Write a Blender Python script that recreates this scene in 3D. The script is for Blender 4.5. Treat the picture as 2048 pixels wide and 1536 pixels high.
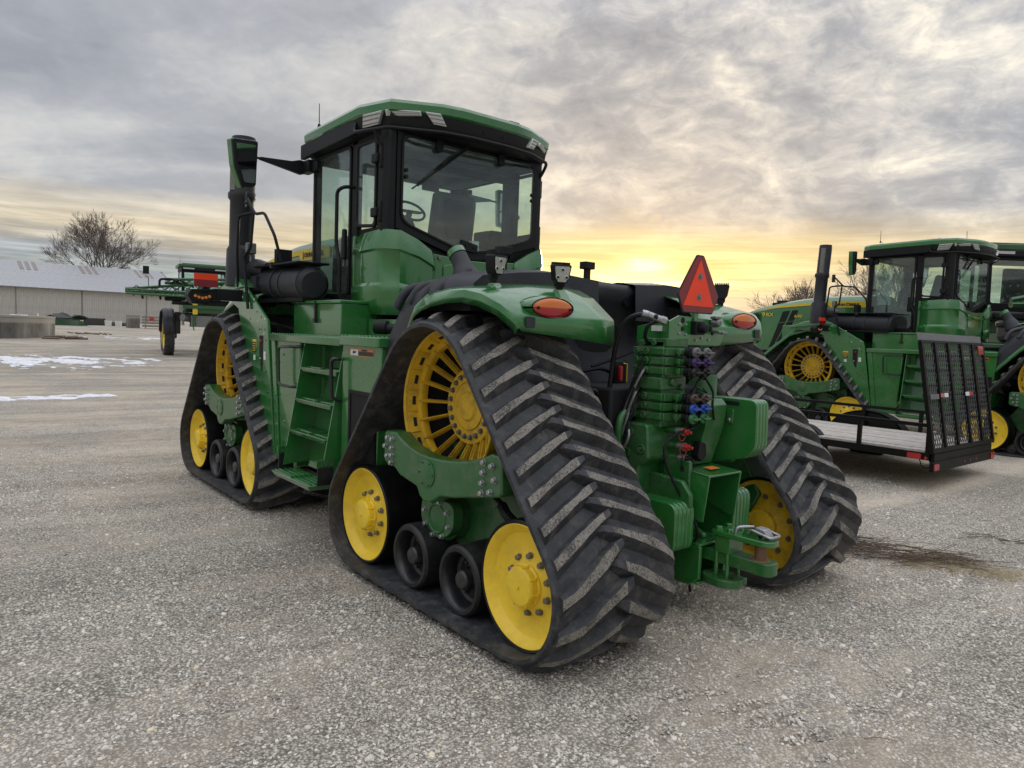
import bpy, math, random
from mathutils import Vector, Matrix, noise
for o in list(bpy.data.objects): bpy.data.objects.remove(o)
SC = bpy.context.scene
COL = SC.collection
PI = math.pi
rad = math.radians
RND = random.Random(7)

# ------------------------------------------------------------------ camera
CAMLOC = Vector((-3.614, 3.9646, 1.7466))
YAW, PITCH, ROLL, FPX = -0.68888, -0.069897, 0.037289, 1430.70
fw = Vector((math.cos(YAW)*math.cos(PITCH), math.sin(YAW)*math.cos(PITCH), math.sin(PITCH)))
rt0 = Vector((math.sin(YAW), -math.cos(YAW), 0)); up0 = rt0.cross(fw)
rt = math.cos(ROLL)*rt0 + math.sin(ROLL)*up0
up = -math.sin(ROLL)*rt0 + math.cos(ROLL)*up0
cam = bpy.data.cameras.new('camera'); camo = bpy.data.objects.new('camera', cam); COL.objects.link(camo)
M = Matrix((rt, up, -fw)).transposed().to_4x4(); M.translation = CAMLOC
camo.matrix_world = M
cam.sensor_width = 36; cam.lens = FPX/2048*36; cam.clip_end = 6000; cam.clip_start = .05
SC.camera = camo
SC.render.resolution_x = 1024; SC.render.resolution_y = 768
SC.view_settings.view_transform = 'Standard'; SC.view_settings.look = 'None'
SC.view_settings.gamma = 1; SC.view_settings.use_curve_mapping = False
SC.view_settings.exposure = 0.76

# ------------------------------------------------------------------ sun + sky
SUN_AZ = YAW - math.atan((1262-1024)/FPX) - .01      # azimuth of the glow behind the clouds
SUN_EL = rad(5.0)
sun = bpy.data.lights.new('sun', 'SUN'); suno = bpy.data.objects.new('sun', sun); COL.objects.link(suno)
sun.energy = .5; sun.angle = rad(14); sun.color = (1, .86, .66)
sd = Vector((math.cos(SUN_AZ)*math.cos(SUN_EL), math.sin(SUN_AZ)*math.cos(SUN_EL), math.sin(SUN_EL)))
suno.rotation_euler = sd.to_track_quat('Z', 'Y').to_euler()

W = bpy.data.worlds.new('World'); SC.world = W; W.use_nodes = True
nt = W.node_tree; N = nt.nodes; L = nt.links
for n in list(N): N.remove(n)
class NT:
    def __init__(s, nt): s.nt = nt
    def node(s, t, **k):
        n = s.nt.nodes.new(t)
        for a, b in k.items():
            if a.startswith('i_'):
                n.inputs[a[2:].replace('_', ' ')].default_value = b
            else: setattr(n, a, b)
        return n
    def link(s, a, b): s.nt.links.new(a, b)
    def val(s, x, sock):
        if isinstance(x, (int, float)): sock.default_value = x
        elif isinstance(x, (tuple, list)): sock.default_value = tuple(x) + ((1,) if len(x) == 3 and len(sock.default_value) == 4 else ())
        else: s.link(x, sock)
    def math(s, op, a, b=0, c=0, clamp=False):
        n = s.node('ShaderNodeMath', operation=op, use_clamp=clamp)
        s.val(a, n.inputs[0]); s.val(b, n.inputs[1]); s.val(c, n.inputs[2]); return n.outputs[0]
    def mix(s, f, a, b, mode='MIX'):
        n = s.node('ShaderNodeMix', data_type='RGBA', blend_type=mode)
        s.val(f, n.inputs[0]); s.val(a, n.inputs[6]); s.val(b, n.inputs[7]); return n.outputs[2]
    def ramp(s, f, stops, interp='LINEAR'):
        n = s.node('ShaderNodeValToRGB'); cr = n.color_ramp; cr.interpolation = interp
        while len(cr.elements) < len(stops): cr.elements.new(.5)
        for e, (p, c) in zip(cr.elements, stops):
            e.position = p; e.color = (c, c, c, 1) if isinstance(c, (int, float)) else tuple(c)+(1,)
        s.val(f, n.inputs[0]); return n.outputs[0]
    def noise(s, vec, scale, detail=4, rough=.55, dist=0, out=0):
        n = s.node('ShaderNodeTexNoise'); n.inputs['Scale'].default_value = scale; n.inputs['Detail'].default_value = detail
        n.inputs['Roughness'].default_value = rough; n.inputs['Distortion'].default_value = dist
        if vec is not None: s.link(vec, n.inputs['Vector'])
        return n.outputs[out]
    def vmap(s, vec, scale=(1,1,1), loc=(0,0,0), rot=(0,0,0)):
        n = s.node('ShaderNodeMapping'); n.inputs['Scale'].default_value = scale; n.inputs['Location'].default_value = loc
        n.inputs['Rotation'].default_value = rot; s.link(vec, n.inputs['Vector']); return n.outputs[0]
    def vmath(s, op, a, b=None, out=0):
        n = s.node('ShaderNodeVectorMath', operation=op); s.val(a, n.inputs[0])
        if b is not None: s.val(b, n.inputs[1])
        return n.outputs[out]
    def comb(s, x, y, z):
        n = s.node('ShaderNodeCombineXYZ')
        for q, v in zip(n.inputs, (x, y, z)): s.val(v, q)
        return n.outputs[0]
T = NT(nt)
gen = T.node('ShaderNodeTexCoord').outputs['Generated']
d = T.vmath('NORMALIZE', gen)
sep = T.node('ShaderNodeSeparateXYZ'); T.link(d, sep.inputs[0]); dx, dy, dz = sep.outputs
z = T.math('MAXIMUM', dz, 0.0)
den = T.math('ADD', z, .055)
pv = T.comb(T.math('DIVIDE', dx, den), T.math('DIVIDE', dy, den), 0)
pv = T.vmap(pv, rot=(0, 0, -SUN_AZ))                    # x towards the sun, y across
n_big = T.noise(T.vmap(pv, scale=(.55, .5, 1), loc=(2.3, .7, 0)), 1.1, 5, .58, .5)
n_mid = T.noise(T.vmap(T.vmap(d, rot=(0, 0, -SUN_AZ)), scale=(1.0, 1.0, 1.9), loc=(3.1, 3.0, 0)), 6.4, 8, .63, .35)
n_fin = T.noise(T.vmap(T.vmap(d, rot=(0, 0, -SUN_AZ)), scale=(1.0, 1.0, 2.1), loc=(1.4, 9.0, 0)), 17, 5, .62, .5)
n_wisp = T.noise(T.vmap(d, scale=(1.3, 1.3, 16)), 2.6, 6, .6, .25)
side = T.vmath('DOT_PRODUCT', d, (math.sin(SUN_AZ), -math.cos(SUN_AZ), 0), out=1)      # +1 is 90 degrees right of the sun
tw = T.ramp(T.math('ADD', T.math('MULTIPLY', side, .5), .5), [(.27, .30), (.50, .95), (.65, 1.)])
n_soft = T.noise(T.vmap(pv, scale=(.35, .30, 1), loc=(4.2, 1.7, 0)), .8, 3, .5, .3)
d_full = T.math('ADD', T.math('MULTIPLY', n_big, .34), T.math('ADD', T.math('MULTIPLY', n_mid, .40), T.math('MULTIPLY', n_fin, .30)))
d_soft = T.math('ADD', T.math('MULTIPLY', n_soft, .6), T.math('ADD', T.math('MULTIPLY', n_big, .3), .055))
def lobe(v, p): return T.math('POWER', T.math('MAXIMUM', T.vmath('DOT_PRODUCT', d, v, out=1), 0), p)     # broad thicker / thinner parts of the cloud deck
dens = T.math('ADD', T.math('MULTIPLY', d_full, tw), T.math('MULTIPLY', d_soft, T.math('SUBTRACT', 1., tw)))
dens = T.math('ADD', dens, T.math('MULTIPLY', lobe((0.5582, -0.7726, 0.3024), 22), .035))
dens = T.math('SUBTRACT', dens, T.math('MULTIPLY', lobe((0.3059, -0.8635, 0.4011), 18), .075))
dens = T.math('SUBTRACT', dens, T.math('MULTIPLY', lobe((0.7178, -0.5485, 0.4288), 30), .03))
hs = T.node('ShaderNodeCombineXYZ'); hx = math.cos(SUN_AZ); hy = math.sin(SUN_AZ)
dots = T.vmath('DOT_PRODUCT', d, (math.cos(SUN_AZ)*math.cos(rad(4.6)), math.sin(SUN_AZ)*math.cos(rad(4.6)), math.sin(rad(4.6))), out=1)
dots = T.math('MAXIMUM', dots, 0)
az = T.math('ADD', T.math('MULTIPLY', dx, hx), T.math('MULTIPLY', dy, hy))   # cosine towards the sun azimuth
az = T.math('MAXIMUM', az, 0)
near = T.math('POWER', dots, 14)
sid0 = T.vmath('DOT_PRODUCT', d, (math.sin(SUN_AZ), -math.cos(SUN_AZ), 0), out=1)
def gauss(cz, wz, wl, wr, ca=0.):
    s_ = T.math('SUBTRACT', sid0, ca); w_ = T.math('ADD', T.math('MULTIPLY', T.math('GREATER_THAN', s_, 0.), wr-wl), wl)
    a = T.math('POWER', T.math('DIVIDE', T.math('ABSOLUTE', s_), w_), 2); b = T.math('POWER', T.math('DIVIDE', T.math('ABSOLUTE', T.math('SUBTRACT', dz, cz)), wz), 2)
    return T.math('MULTIPLY', T.math('EXPONENT', T.math('MULTIPLY', T.math('ADD', a, b), -1)), T.math('GREATER_THAN', az, 0.))
nearer = gauss(.092, .050, .17, .27)
core = T.math('ADD', gauss(.077, .009, .085, .11, .0), T.math('MULTIPLY', gauss(.100, .013, .028, .036, .0), .75))
# cloud deck
thick = T.math('SUBTRACT', dens, T.math('MULTIPLY', near, .045))
cloud = T.ramp(thick, [(.37, (.62, .59, .52)), (.435, (.41, .405, .40)), (.50, (.275, .284, .308)), (.60, (.175, .186, .215))])
warm = T.mix(T.math('MULTIPLY', near, .55, clamp=True), cloud, T.mix(1.0, cloud, (1.16, .98, .76), 'MULTIPLY'))
# glow through the deck, streaked
el = T.math('DIVIDE', dz, .105)
streak = T.ramp(T.math('ADD', T.math('MULTIPLY', n_wisp, .6), T.math('MULTIPLY', n_mid, .4)), [(.42, 0.), (.56, 1.)])
thin = T.ramp(dens, [(.42, 1.), (.54, .15)])
g1 = T.math('MULTIPLY', T.math('MULTIPLY', nearer, 1.15), T.math('MULTIPLY', T.math('ADD', T.math('MULTIPLY', streak, .8), .2), T.math('ADD', T.math('MULTIPLY', thin, .7), .25)))
c1 = T.mix(T.math('MULTIPLY', g1, .95, clamp=True), warm, (.69, .51, .20))
# low band of clear-lit sky below the deck
band = T.ramp(T.math('ADD', dz, T.math('MULTIPLY', T.math('SUBTRACT', n_wisp, .5), .045)), [(.085, 0.), (.105, .85), (.125, .8), (.165, 0.)])
bandm = T.math('MULTIPLY', band, T.math('ADD', T.math('MULTIPLY', T.math('POWER', az, 2), .55), .28))
c2 = T.mix(bandm, c1, (.54, .42, .23))
band2 = T.ramp(T.math('ADD', dz, T.math('MULTIPLY', T.math('SUBTRACT', n_wisp, .5), .02)), [(.038, 0.), (.056, 1.), (.10, 1.), (.15, 0.)])
c2 = T.mix(T.math('MULTIPLY', T.math('MULTIPLY', band2, T.math('POWER', dots, 28)), .85, clamp=True), c2, (.72, .53, .19))
low = T.ramp(T.math('ADD', dz, T.math('MULTIPLY', T.math('SUBTRACT', n_wisp, .5), .03)), [(.0, 1.), (.05, 1.), (.092, 0.)])
lowc = T.mix(T.ramp(dz, [(0., 0.), (.04, 1.)]), (.42, .38, .32), (.27, .325, .33))
lowc = T.mix(T.math('MULTIPLY', T.math('POWER', dots, 60), .55), lowc, (.46, .35, .22))
c3 = T.mix(T.math('MULTIPLY', low, .9), c2, lowc)
# brightest streaks round the hidden sun
streak3 = T.ramp(T.noise(T.vmap(d, scale=(1.8, 1.8, 30)), 3.4, 5, .62, .4), [(.40, .70), (.62, 1.15)])
c3 = T.mix(T.ramp(dz, [(.10, 1.), (.17, 0.)]), c3, T.mix(1.0, c3, streak3, 'MULTIPLY'))
streak2 = T.ramp(T.noise(T.vmap(d, scale=(1.6, 1.6, 22)), 6.0, 5, .65, .6), [(.42, 0.), (.58, 1.)])
hot = T.math('MULTIPLY', core, T.math('ADD', streak2, .35))
c4 = T.mix(T.math('MULTIPLY', hot, 1.1, clamp=True), c3, (1.5, 1.12, .48))
gap = T.math('MULTIPLY', T.math('ADD', gauss(.172, .012, .035, .045, .02), T.math('MULTIPLY', gauss(.150, .010, .05, .05, .16), .5)), T.ramp(n_mid, [(.47, 0.), (.56, 1.)]))
c4 = T.mix(T.math('MULTIPLY', gap, .8, clamp=True), c4, (.80, .62, .34))
# overcast deck grows lighter overhead, ground half is dull
zen = T.ramp(dz, [(.45, 1.), (1., 1.35)])
c5 = T.mix(1.0, c4, T.ramp(dz, [(.42, .85), (.95, 1.)]), 'MULTIPLY')
c5 = T.mix(T.ramp(dz, [(.38, 0.), (.85, 1.)]), c4, T.mix(1.0, c4, (3.0, 3.0, 3.05), 'MULTIPLY'))
c5 = T.mix(T.ramp(dz, [(-.02+.5*0, 0.), (.0, 0.)]), c5, (0, 0, 0))
sky = T.node('ShaderNodeTexSky', sky_type='NISHITA', sun_disc=False, sun_elevation=SUN_EL, sun_rotation=PI/2-SUN_AZ)
scaled = T.mix(1.0, c5, (10, 10, 10), 'MULTIPLY')
fin = T.mix(.93, sky.outputs[0], scaled)
bg = T.node('ShaderNodeBackground'); bg.inputs['Strength'].default_value = .1
T.link(fin, bg.inputs['Color'])
T.link(bg.outputs[0], T.node('ShaderNodeOutputWorld').inputs[0])

# ------------------------------------------------------------------ materials
def new_mat(name):
    m = bpy.data.materials.new(name); m.use_nodes = True
    for n in list(m.node_tree.nodes): m.node_tree.nodes.remove(n)
    t = NT(m.node_tree); out = t.node('ShaderNodeOutputMaterial'); return m, t, out
def pbr(name, col, rough=.5, metal=0, coat=0, dirt=None, dirtamt=.3, dscale=3, bump=0, bscale=60, spec=.5, var=.12):
    m, t, out = new_mat(name)
    b = t.node('ShaderNodeBsdfPrincipled')
    P = t.node('ShaderNodeTexCoord').outputs['Object']
    n1 = t.noise(P, dscale, 6, .65)
    c = t.mix(t.ramp(n1, [(.3, 0.), (.7, 1.)]), tuple(x*(1-var) for x in col), tuple(min(1, x*(1+var)) for x in col))
    r = t.math('ADD', t.math('MULTIPLY', n1, .18), rough-.09)
    if dirt:
        f = t.math('MULTIPLY', t.ramp(t.noise(P, dscale*2.7, 8, .7, .3), [(.46, 0.), (.72, 1.)]), dirtamt, clamp=True)
        c = t.mix(f, c, dirt); r = t.math('ADD', r, t.math('MULTIPLY', f, .4), clamp=True)
    t.link(c, b.inputs['Base Color']); t.val(r, b.inputs['Roughness'])
    b.inputs['Metallic'].default_value = metal; b.inputs['Coat Weight'].default_value = coat; b.inputs['Coat Roughness'].default_value = .08
    b.inputs['Specular IOR Level'].default_value = spec
    if bump:
        bn = t.node('ShaderNodeBump'); bn.inputs['Strength'].default_value = bump; bn.inputs['Distance'].default_value = .004
        t.link(t.noise(P, bscale, 4, .6), bn.inputs['Height']); t.link(bn.outputs[0], b.inputs['Normal'])
    t.link(b.outputs[0], out.inputs[0]); return m
def emis(name, col, s, base=(.2,.2,.2)):
    m, t, out = new_mat(name); b = t.node('ShaderNodeBsdfPrincipled'); t.val(base, b.inputs['Base Color'])
    t.val(col, b.inputs['Emission Color']); b.inputs['Emission Strength'].default_value = s; t.link(b.outputs[0], out.inputs[0]); return m
DUST = (.26, .235, .2)
MT = {}
MT['green'] = pbr('green_paint', (.020, .155, .028), .28, coat=1.0, dirt=(.17,.20,.14), dirtamt=.2, dscale=2.2, bump=.05, bscale=25)
MT['green_rough'] = pbr('green_cast_paint', (.017, .115, .023), .42, coat=.35, dirt=DUST, dirtamt=.28, dscale=3, bump=.35, bscale=70)
MT['yellow'] = pbr('yellow_paint', (.93, .64, .028), .42, coat=.2, dirt=(.45,.31,.07), dirtamt=.38, dscale=3.2, bump=.15, bscale=60, var=.07)
MT['yellow_dirty'] = pbr('yellow_cast_paint', (.72, .44, .015), .5, dirt=(.24,.16,.04), dirtamt=.7, dscale=3.5, bump=.4, bscale=60)
MT['rubber'] = pbr('track_rubber', (.032, .034, .038), .55, dirt=(.17,.157,.14), dirtamt=.55, dscale=4.5, bump=.6, bscale=45, spec=.35, var=.3)
MT['rubber_side'] = pbr('rubber_edge', (.009, .009, .0095), .5, dirt=(.12,.11,.10), dirtamt=.25, dscale=2.5, bump=.4, bscale=50)
MT['rubber_black'] = pbr('black_rubber', (.005, .005, .0055), .36, dirt=(.05,.047,.043), dirtamt=.2, dscale=4, spec=.3)
MT['black'] = pbr('black_plastic', (.0065, .007, .008), .5, dirt=(.04,.04,.04), dirtamt=.10, bump=.12, bscale=180, spec=.28)
MT['charcoal'] = pbr('moulded_tank_plastic', (.024, .0255, .031), .46, dirt=(.10,.10,.10), dirtamt=.16, bump=.3, bscale=240, spec=.4)
MT['blackmetal'] = pbr('black_metal', (.010, .010, .011), .34, coat=.2, dirt=(.1,.09,.08), dirtamt=.15)
MT['blackgrey'] = pbr('dusty_black_metal', (.022, .022, .023), .4, coat=.1, dirt=(.12,.11,.10), dirtamt=.4, dscale=9)
MT['deepblack'] = pbr('dark_interior', (.006, .0065, .007), .8)
MT['steel'] = pbr('zinc_steel', (.42, .43, .44), .38, metal=.85, dirt=(.2,.17,.12), dirtamt=.5, dscale=8)
MT['boltdark'] = pbr('dull_bolt_steel', (.23, .235, .23), .42, metal=.75, dirt=(.16,.13,.08), dirtamt=.6, dscale=12)
MT['rust'] = pbr('rusty_steel', (.20, .12, .08), .6, metal=.5, dirt=(.36,.16,.05), dirtamt=.8, dscale=14)
MT['lens'] = pbr('clear_lamp_lens', (.52, .53, .52), .16, metal=.3, coat=.8)
MT['reflector'] = pbr('lamp_reflector', (.42, .44, .41), .3, metal=.75)
MT['amber'] = pbr('amber_lens', (.62, .16, .012), .25, coat=.6)
MT['redlens'] = pbr('red_lens', (.42, .010, .014), .22, coat=.7)
MT['darkred'] = pbr('dark_red_reflective', (.20, .006, .010), .35, coat=.3)
MT['orange'] = pbr('fluorescent_orange', (.95, .055, .012), .5)
MT['white'] = pbr('white_label', (.72, .72, .70), .5)
MT['labelblack'] = pbr('label_black', (.02, .02, .02), .5)
MT['labelyellow'] = pbr('label_yellow', (.80, .55, .03), .5)
MT['labelorange'] = pbr('label_orange', (.75, .24, .04), .5)
MT['blue'] = pbr('blue_cap', (.015, .07, .36), .4, coat=.3)
MT['purple'] = pbr('purple_cap', (.06, .028, .11), .45)
MT['brown'] = pbr('brown_cap', (.06, .04, .03), .45)
MT['greycap'] = pbr('grey_cap', (.13, .13, .13), .45)
MT['greencap'] = pbr('green_cap', (.04, .16, .05), .45)
MT['redcap'] = pbr('red_cap', (.42, .025, .018), .45)
MT['seat'] = pbr('grey_seat_fabric', (.085, .092, .092), .8, bump=.3, bscale=300)
MT['headliner'] = pbr('grey_headliner', (.14, .155, .155), .8)
MT['mirror'] = pbr('mirror_glass', (.55, .57, .58), .04, metal=1)
MT['chrome'] = pbr('chrome', (.7, .7, .7), .12, metal=1)
def glass_mat():
    m, t, out = new_mat('tinted_glass')
    tr = t.node('ShaderNodeBsdfTransparent'); t.val((.86, .935, .90), tr.inputs[0])
    gl = t.node('ShaderNodeBsdfGlossy'); gl.inputs['Roughness'].default_value = .02; t.val((.9, .95, .97), gl.inputs[0])
    ge = t.node('ShaderNodeNewGeometry'); ca = t.math('ABSOLUTE', t.vmath('DOT_PRODUCT', ge.outputs['Normal'], ge.outputs['Incoming'], out=1))
    f = t.math('ADD', t.math('MULTIPLY', t.math('POWER', t.math('SUBTRACT', 1., ca, clamp=True), 5), .9), .055, clamp=True)
    mx = t.node('ShaderNodeMixShader'); t.link(f, mx.inputs[0]); t.link(tr.outputs[0], mx.inputs[1]); t.link(gl.outputs[0], mx.inputs[2])
    df = t.node('ShaderNodeBsdfDiffuse'); t.val((.45,.46,.44), df.inputs[0])
    mx2 = t.node('ShaderNodeMixShader'); P = t.node('ShaderNodeTexCoord').outputs['Object']
    t.link(t.math('MULTIPLY', t.ramp(t.noise(P, 3, 7, .7), [(.4, .25), (.75, 1.)]), .09), mx2.inputs[0])
    t.link(mx.outputs[0], mx2.inputs[1]); t.link(df.outputs[0], mx2.inputs[2]); t.link(mx2.outputs[0], out.inputs[0]); return m
MT['glass'] = glass_mat()
def lugtop_mat():
    m, t, out = new_mat('gravel_scuffed_tread'); b = t.node('ShaderNodeBsdfPrincipled')
    P = t.node('ShaderNodeTexCoord').outputs['Object']
    f1 = t.noise(P, 95, 5, .75); f2 = t.noise(P, 7, 5, .7)
    f = t.ramp(t.math('ADD', f1, t.math('MULTIPLY', f2, .65)), [(.71, 0.), (.88, 1.)])
    c = t.mix(f, (.058, .054, .049), t.mix(t.noise(P, 240, 3, .8), (.12, .11, .095), (.37, .34, .29)))
    t.link(c, b.inputs['Base Color']); b.inputs['Roughness'].default_value = .9
    bn = t.node('ShaderNodeBump'); bn.inputs['Strength'].default_value = .8; bn.inputs['Distance'].default_value = .004
    t.link(f1, bn.inputs['Height']); t.link(bn.outputs[0], b.inputs['Normal'])
    t.link(b.outputs[0], out.inputs[0]); return m
MT['lugtop'] = lugtop_mat()

# ------------------------------------------------------------------ mesh helpers
def V(*a): return Vector(a)
class MB:
    def __init__(s): s.v = []; s.f = []; s.m = []
    def add(s, vs, fs, mi=0):
        b = len(s.v); s.v.extend([tuple(v) for v in vs]); s.f.extend([tuple(b+i for i in f) for f in fs]); s.m.extend([mi]*len(fs)); return s
    def box(s, x0, x1, y0, y1, z0, z1, mi=0):
        x0, x1 = sorted((x0, x1)); y0, y1 = sorted((y0, y1)); z0, z1 = sorted((z0, z1))
        return s.add([(x, y, z) for x in (x0, x1) for y in (y0, y1) for z in (z0, z1)],
                     [(0,1,3,2),(4,6,7,5),(0,4,5,1),(2,3,7,6),(0,2,6,4),(1,5,7,3)], mi)
    def hexa(s, p, mi=0):      # 8 points: bottom 4 ccw, top 4 ccw
        return s.add(p, [(3,2,1,0),(4,5,6,7),(0,1,5,4),(1,2,6,5),(2,3,7,6),(3,0,4,7)], mi)
    def prism(s, poly, ax, a, b, mi=0):
        f = {'x': lambda p, t: (t, p[0], p[1]), 'y': lambda p, t: (p[0], t, p[1]), 'z': lambda p, t: (p[0], p[1], t)}[ax]
        n = len(poly); vs = [f(p, a) for p in poly]+[f(p, b) for p in poly]
        fs = [tuple(range(n))[::-1], tuple(range(n, 2*n))]+[(i, (i+1) % n, n+(i+1) % n, n+i) for i in range(n)]
        return s.add(vs, fs, mi)
    def ring(s, outer, inner, ax, a, b, mi=0):
        f = {'x': lambda p, t: (t, p[0], p[1]), 'y': lambda p, t: (p[0], t, p[1]), 'z': lambda p, t: (p[0], p[1], t)}[ax]
        n = len(outer); vs = [f(p, t) for t in (a, b) for q in (outer, inner) for p in q]
        fs = []
        for i in range(n):
            j = (i+1) % n
            fs += [(i, j, n+j, n+i), (2*n+j, 2*n+i, 3*n+i, 3*n+j), (j, i, 2*n+i, 2*n+j), (n+i, n+j, 3*n+j, 3*n+i)]
        return s.add(vs, fs, mi)
    def tube(s, pts, r, seg=8, mi=0, caps=True, closed=False):
        pts = [Vector(p) for p in pts]; n = len(pts); rs = r if isinstance(r, (list, tuple)) else [r]*n
        t0 = (pts[1]-pts[0]).normalized(); u = t0.orthogonal().normalized(); rings = []
        for i, p in enumerate(pts):
            if i == 0: t = pts[1]-pts[0]
            elif i == n-1: t = pts[-1]-pts[-2]
            else: t = (pts[i+1]-p).normalized()+(p-pts[i-1]).normalized()
            t = t.normalized() if t.length > 1e-9 else t0
            u = (u-t*u.dot(t)); u = u.normalized() if u.length > 1e-6 else t.orthogonal().normalized(); w = t.cross(u)
            k = 1
            if 0 < i < n-1:
                c = max(.35, t.dot((p-pts[i-1]).normalized())); k = 1/c
            rings.append([p+(u*math.cos(a)+w*math.sin(a))*rs[i]*(k if False else 1) for a in [2*PI*q/seg for q in range(seg)]])
        vs = [v for rr in rings for v in rr]; fs = []
        for i in range(n-1):
            for q in range(seg):
                q2 = (q+1) % seg; fs.append((i*seg+q, i*seg+q2, (i+1)*seg+q2, (i+1)*seg+q))
        if caps: fs += [tuple(range(seg))[::-1], tuple((n-1)*seg+q for q in range(seg))]
        return s.add(vs, fs, mi)
    def cyl(s, p0, p1, r0, r1=None, seg=16, mi=0): return s.tube([p0, p1], [r0, r0 if r1 is None else r1], seg, mi)
    def lathe(s, prof, c, ax='y', seg=40, mi=0, a0=0, a1=2*PI, mis=None):
        full = abs(a1-a0-2*PI) < 1e-6; k = seg if full else seg+1; vs = []
        for i in range(k):
            a = a0+(a1-a0)*i/seg; ca, sa = math.cos(a), math.sin(a)
            for (r, h) in prof:
                if ax == 'y': vs.append((c[0]+r*ca, c[1]+h, c[2]+r*sa))
                elif ax == 'x': vs.append((c[0]+h, c[1]+r*ca, c[2]+r*sa))
                else: vs.append((c[0]+r*ca, c[1]+r*sa, c[2]+h))
        m = len(prof); b = len(s.v); s.v.extend(vs)
        for i in range(seg):
            j = (i+1) % k
            for q in range(m-1):
                s.f.append((b+i*m+q, b+j*m+q, b+j*m+q+1, b+i*m+q+1)); s.m.append(mis[q] if mis else mi)
        return s
    def grid(s, rows, mi=0, close=False):
        n, m = len(rows), len(rows[0]); vs = [p for r in rows for p in r]; fs = []
        for i in range(n-1 if not close else n):
            for j in range(m-1):
                i2 = (i+1) % n; fs.append((i*m+j, i*m+j+1, i2*m+j+1, i2*m+j))
        return s.add(vs, fs, mi)
    def bolt(s, p, ax, r, h, mi=0):    # hex head
        p = Vector(p); a = Vector(ax).normalized(); u = a.orthogonal().normalized(); w = a.cross(u)
        s.cyl(p, p+a*h*.25, r*1.25, r*1.25, 12, mi)
        vs = [p+a*hh+(u*math.cos(q*PI/3)+w*math.sin(q*PI/3))*rr for hh, rr in ((h*.25, r), (h*.85, r), (h, r*.82)) for q in range(6)]
        fs = [(i*6+q, i*6+(q+1) % 6, (i+1)*6+(q+1) % 6, (i+1)*6+q) for i in range(2) for q in range(6)]+[tuple(12+q for q in range(6))]
        return s.add(vs, fs, mi)
    def mirrored(s):
        o = MB(); o.v = [(x, -y, z) for x, y, z in s.v]; o.f = [f[::-1] for f in s.f]; o.m = list(s.m); return o
    def make(s, name, mats, parent=None, bevel=0, smooth=True, solid=0, angle=32, seg=2, label=None, kind=None, loc=None):
        me = bpy.data.meshes.new(name); me.from_pydata(s.v, [], s.f)
        if isinstance(mats, str): mats = [mats]
        for k in mats: me.materials.append(MT[k])
        if len(mats) > 1: me.polygons.foreach_set('material_index', s.m)
        me.validate(); me.update()
        if smooth:
            me.shade_smooth()
            try: me.set_sharp_from_angle(angle=rad(angle))
            except Exception: pass
        o = bpy.data.objects.new(name, me); COL.objects.link(o)
        if parent: o.parent = parent
        if loc: o.location = loc
        if solid:
            q = o.modifiers.new('solid', 'SOLIDIFY'); q.thickness = solid; q.offset = 0
        if bevel:
            q = o.modifiers.new('bevel', 'BEVEL'); q.width = bevel; q.segments = seg; q.limit_method = 'ANGLE'; q.angle_limit = rad(35)
            q.use_clamp_overlap = True
        if label: o['label'] = label
        if kind: o['kind'] = kind
        return o
def thing(name, label, cat, loc=(0,0,0), rz=0, group=None):
    o = bpy.data.objects.new(name, None); COL.objects.link(o); o.location = loc; o.rotation_euler = (0, 0, rz)
    o['label'] = label; o['category'] = cat; o.empty_display_size = .2
    if group: o['group'] = group
    return o
def tag(o, label, cat, group=None):
    o['label'] = label; o['category'] = cat
    if group: o['group'] = group
    return o
def dup(o, parent=None, skip=()):
    c = o.copy(); COL.objects.link(c)
    if parent: c.parent = parent
    for ch in list(o.children):
        if ch.name.split('.')[0] in skip or ch.get('far') : continue
        dup(ch, c, skip)
    return c
def rpoly(pts, r, seg=5):       # round the corners of a 2D polygon
    out = []; n = len(pts)
    for i, p in enumerate(pts):
        p = Vector(p[:2]); a = Vector(pts[i-1][:2]); b = Vector(pts[(i+1) % n][:2]); rr = r[i] if isinstance(r, (list, tuple)) else r
        if rr <= 0: out.append(tuple(p)); continue
        u = (a-p); w = (b-p); k = min(rr, u.length*.45, w.length*.45); u.normalize(); w.normalize()
        p0 = p+u*k; p1 = p+w*k
        for q in range(seg+1):
            t = q/seg; out.append(tuple(p0*(1-t)**2+p*2*t*(1-t)+p1*t*t))
    return out
def arc_pts(pts, r, seg=4):     # round the bends of a 3D polyline
    pts = [Vector(p) for p in pts]; out = [pts[0]]
    for i in range(1, len(pts)-1):
        p = pts[i]; u = pts[i-1]-p; w = pts[i+1]-p; k = min(r, u.length*.45, w.length*.45); u.normalize(); w.normalize()
        p0 = p+u*k; p1 = p+w*k
        for q in range(seg+1):
            t = q/seg; out.append(p0*(1-t)**2+p*2*t*(1-t)+p1*t*t)
    return out+[pts[-1]]
def text_mesh(body, size, name, mat, mtx, parent, depth=.002, bold=0.0, sx=1.0, align='LEFT'):
    cu = bpy.data.curves.new('letters', 'FONT'); cu.body = body; cu.size = size; cu.extrude = depth; cu.offset = bold; cu.align_x = align
    cu.resolution_u = 3
    to = bpy.data.objects.new('letters', cu); COL.objects.link(to)
    dg = bpy.context.evaluated_depsgraph_get(); me = bpy.data.meshes.new_from_object(to.evaluated_get(dg))
    bpy.data.objects.remove(to); me.name = name
    me.transform(Matrix.Diagonal((sx, 1, 1, 1))); me.transform(mtx); me.materials.clear(); me.materials.append(MT[mat])
    o = bpy.data.objects.new(name, me); COL.objects.link(o); o.parent = parent; return o
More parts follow.
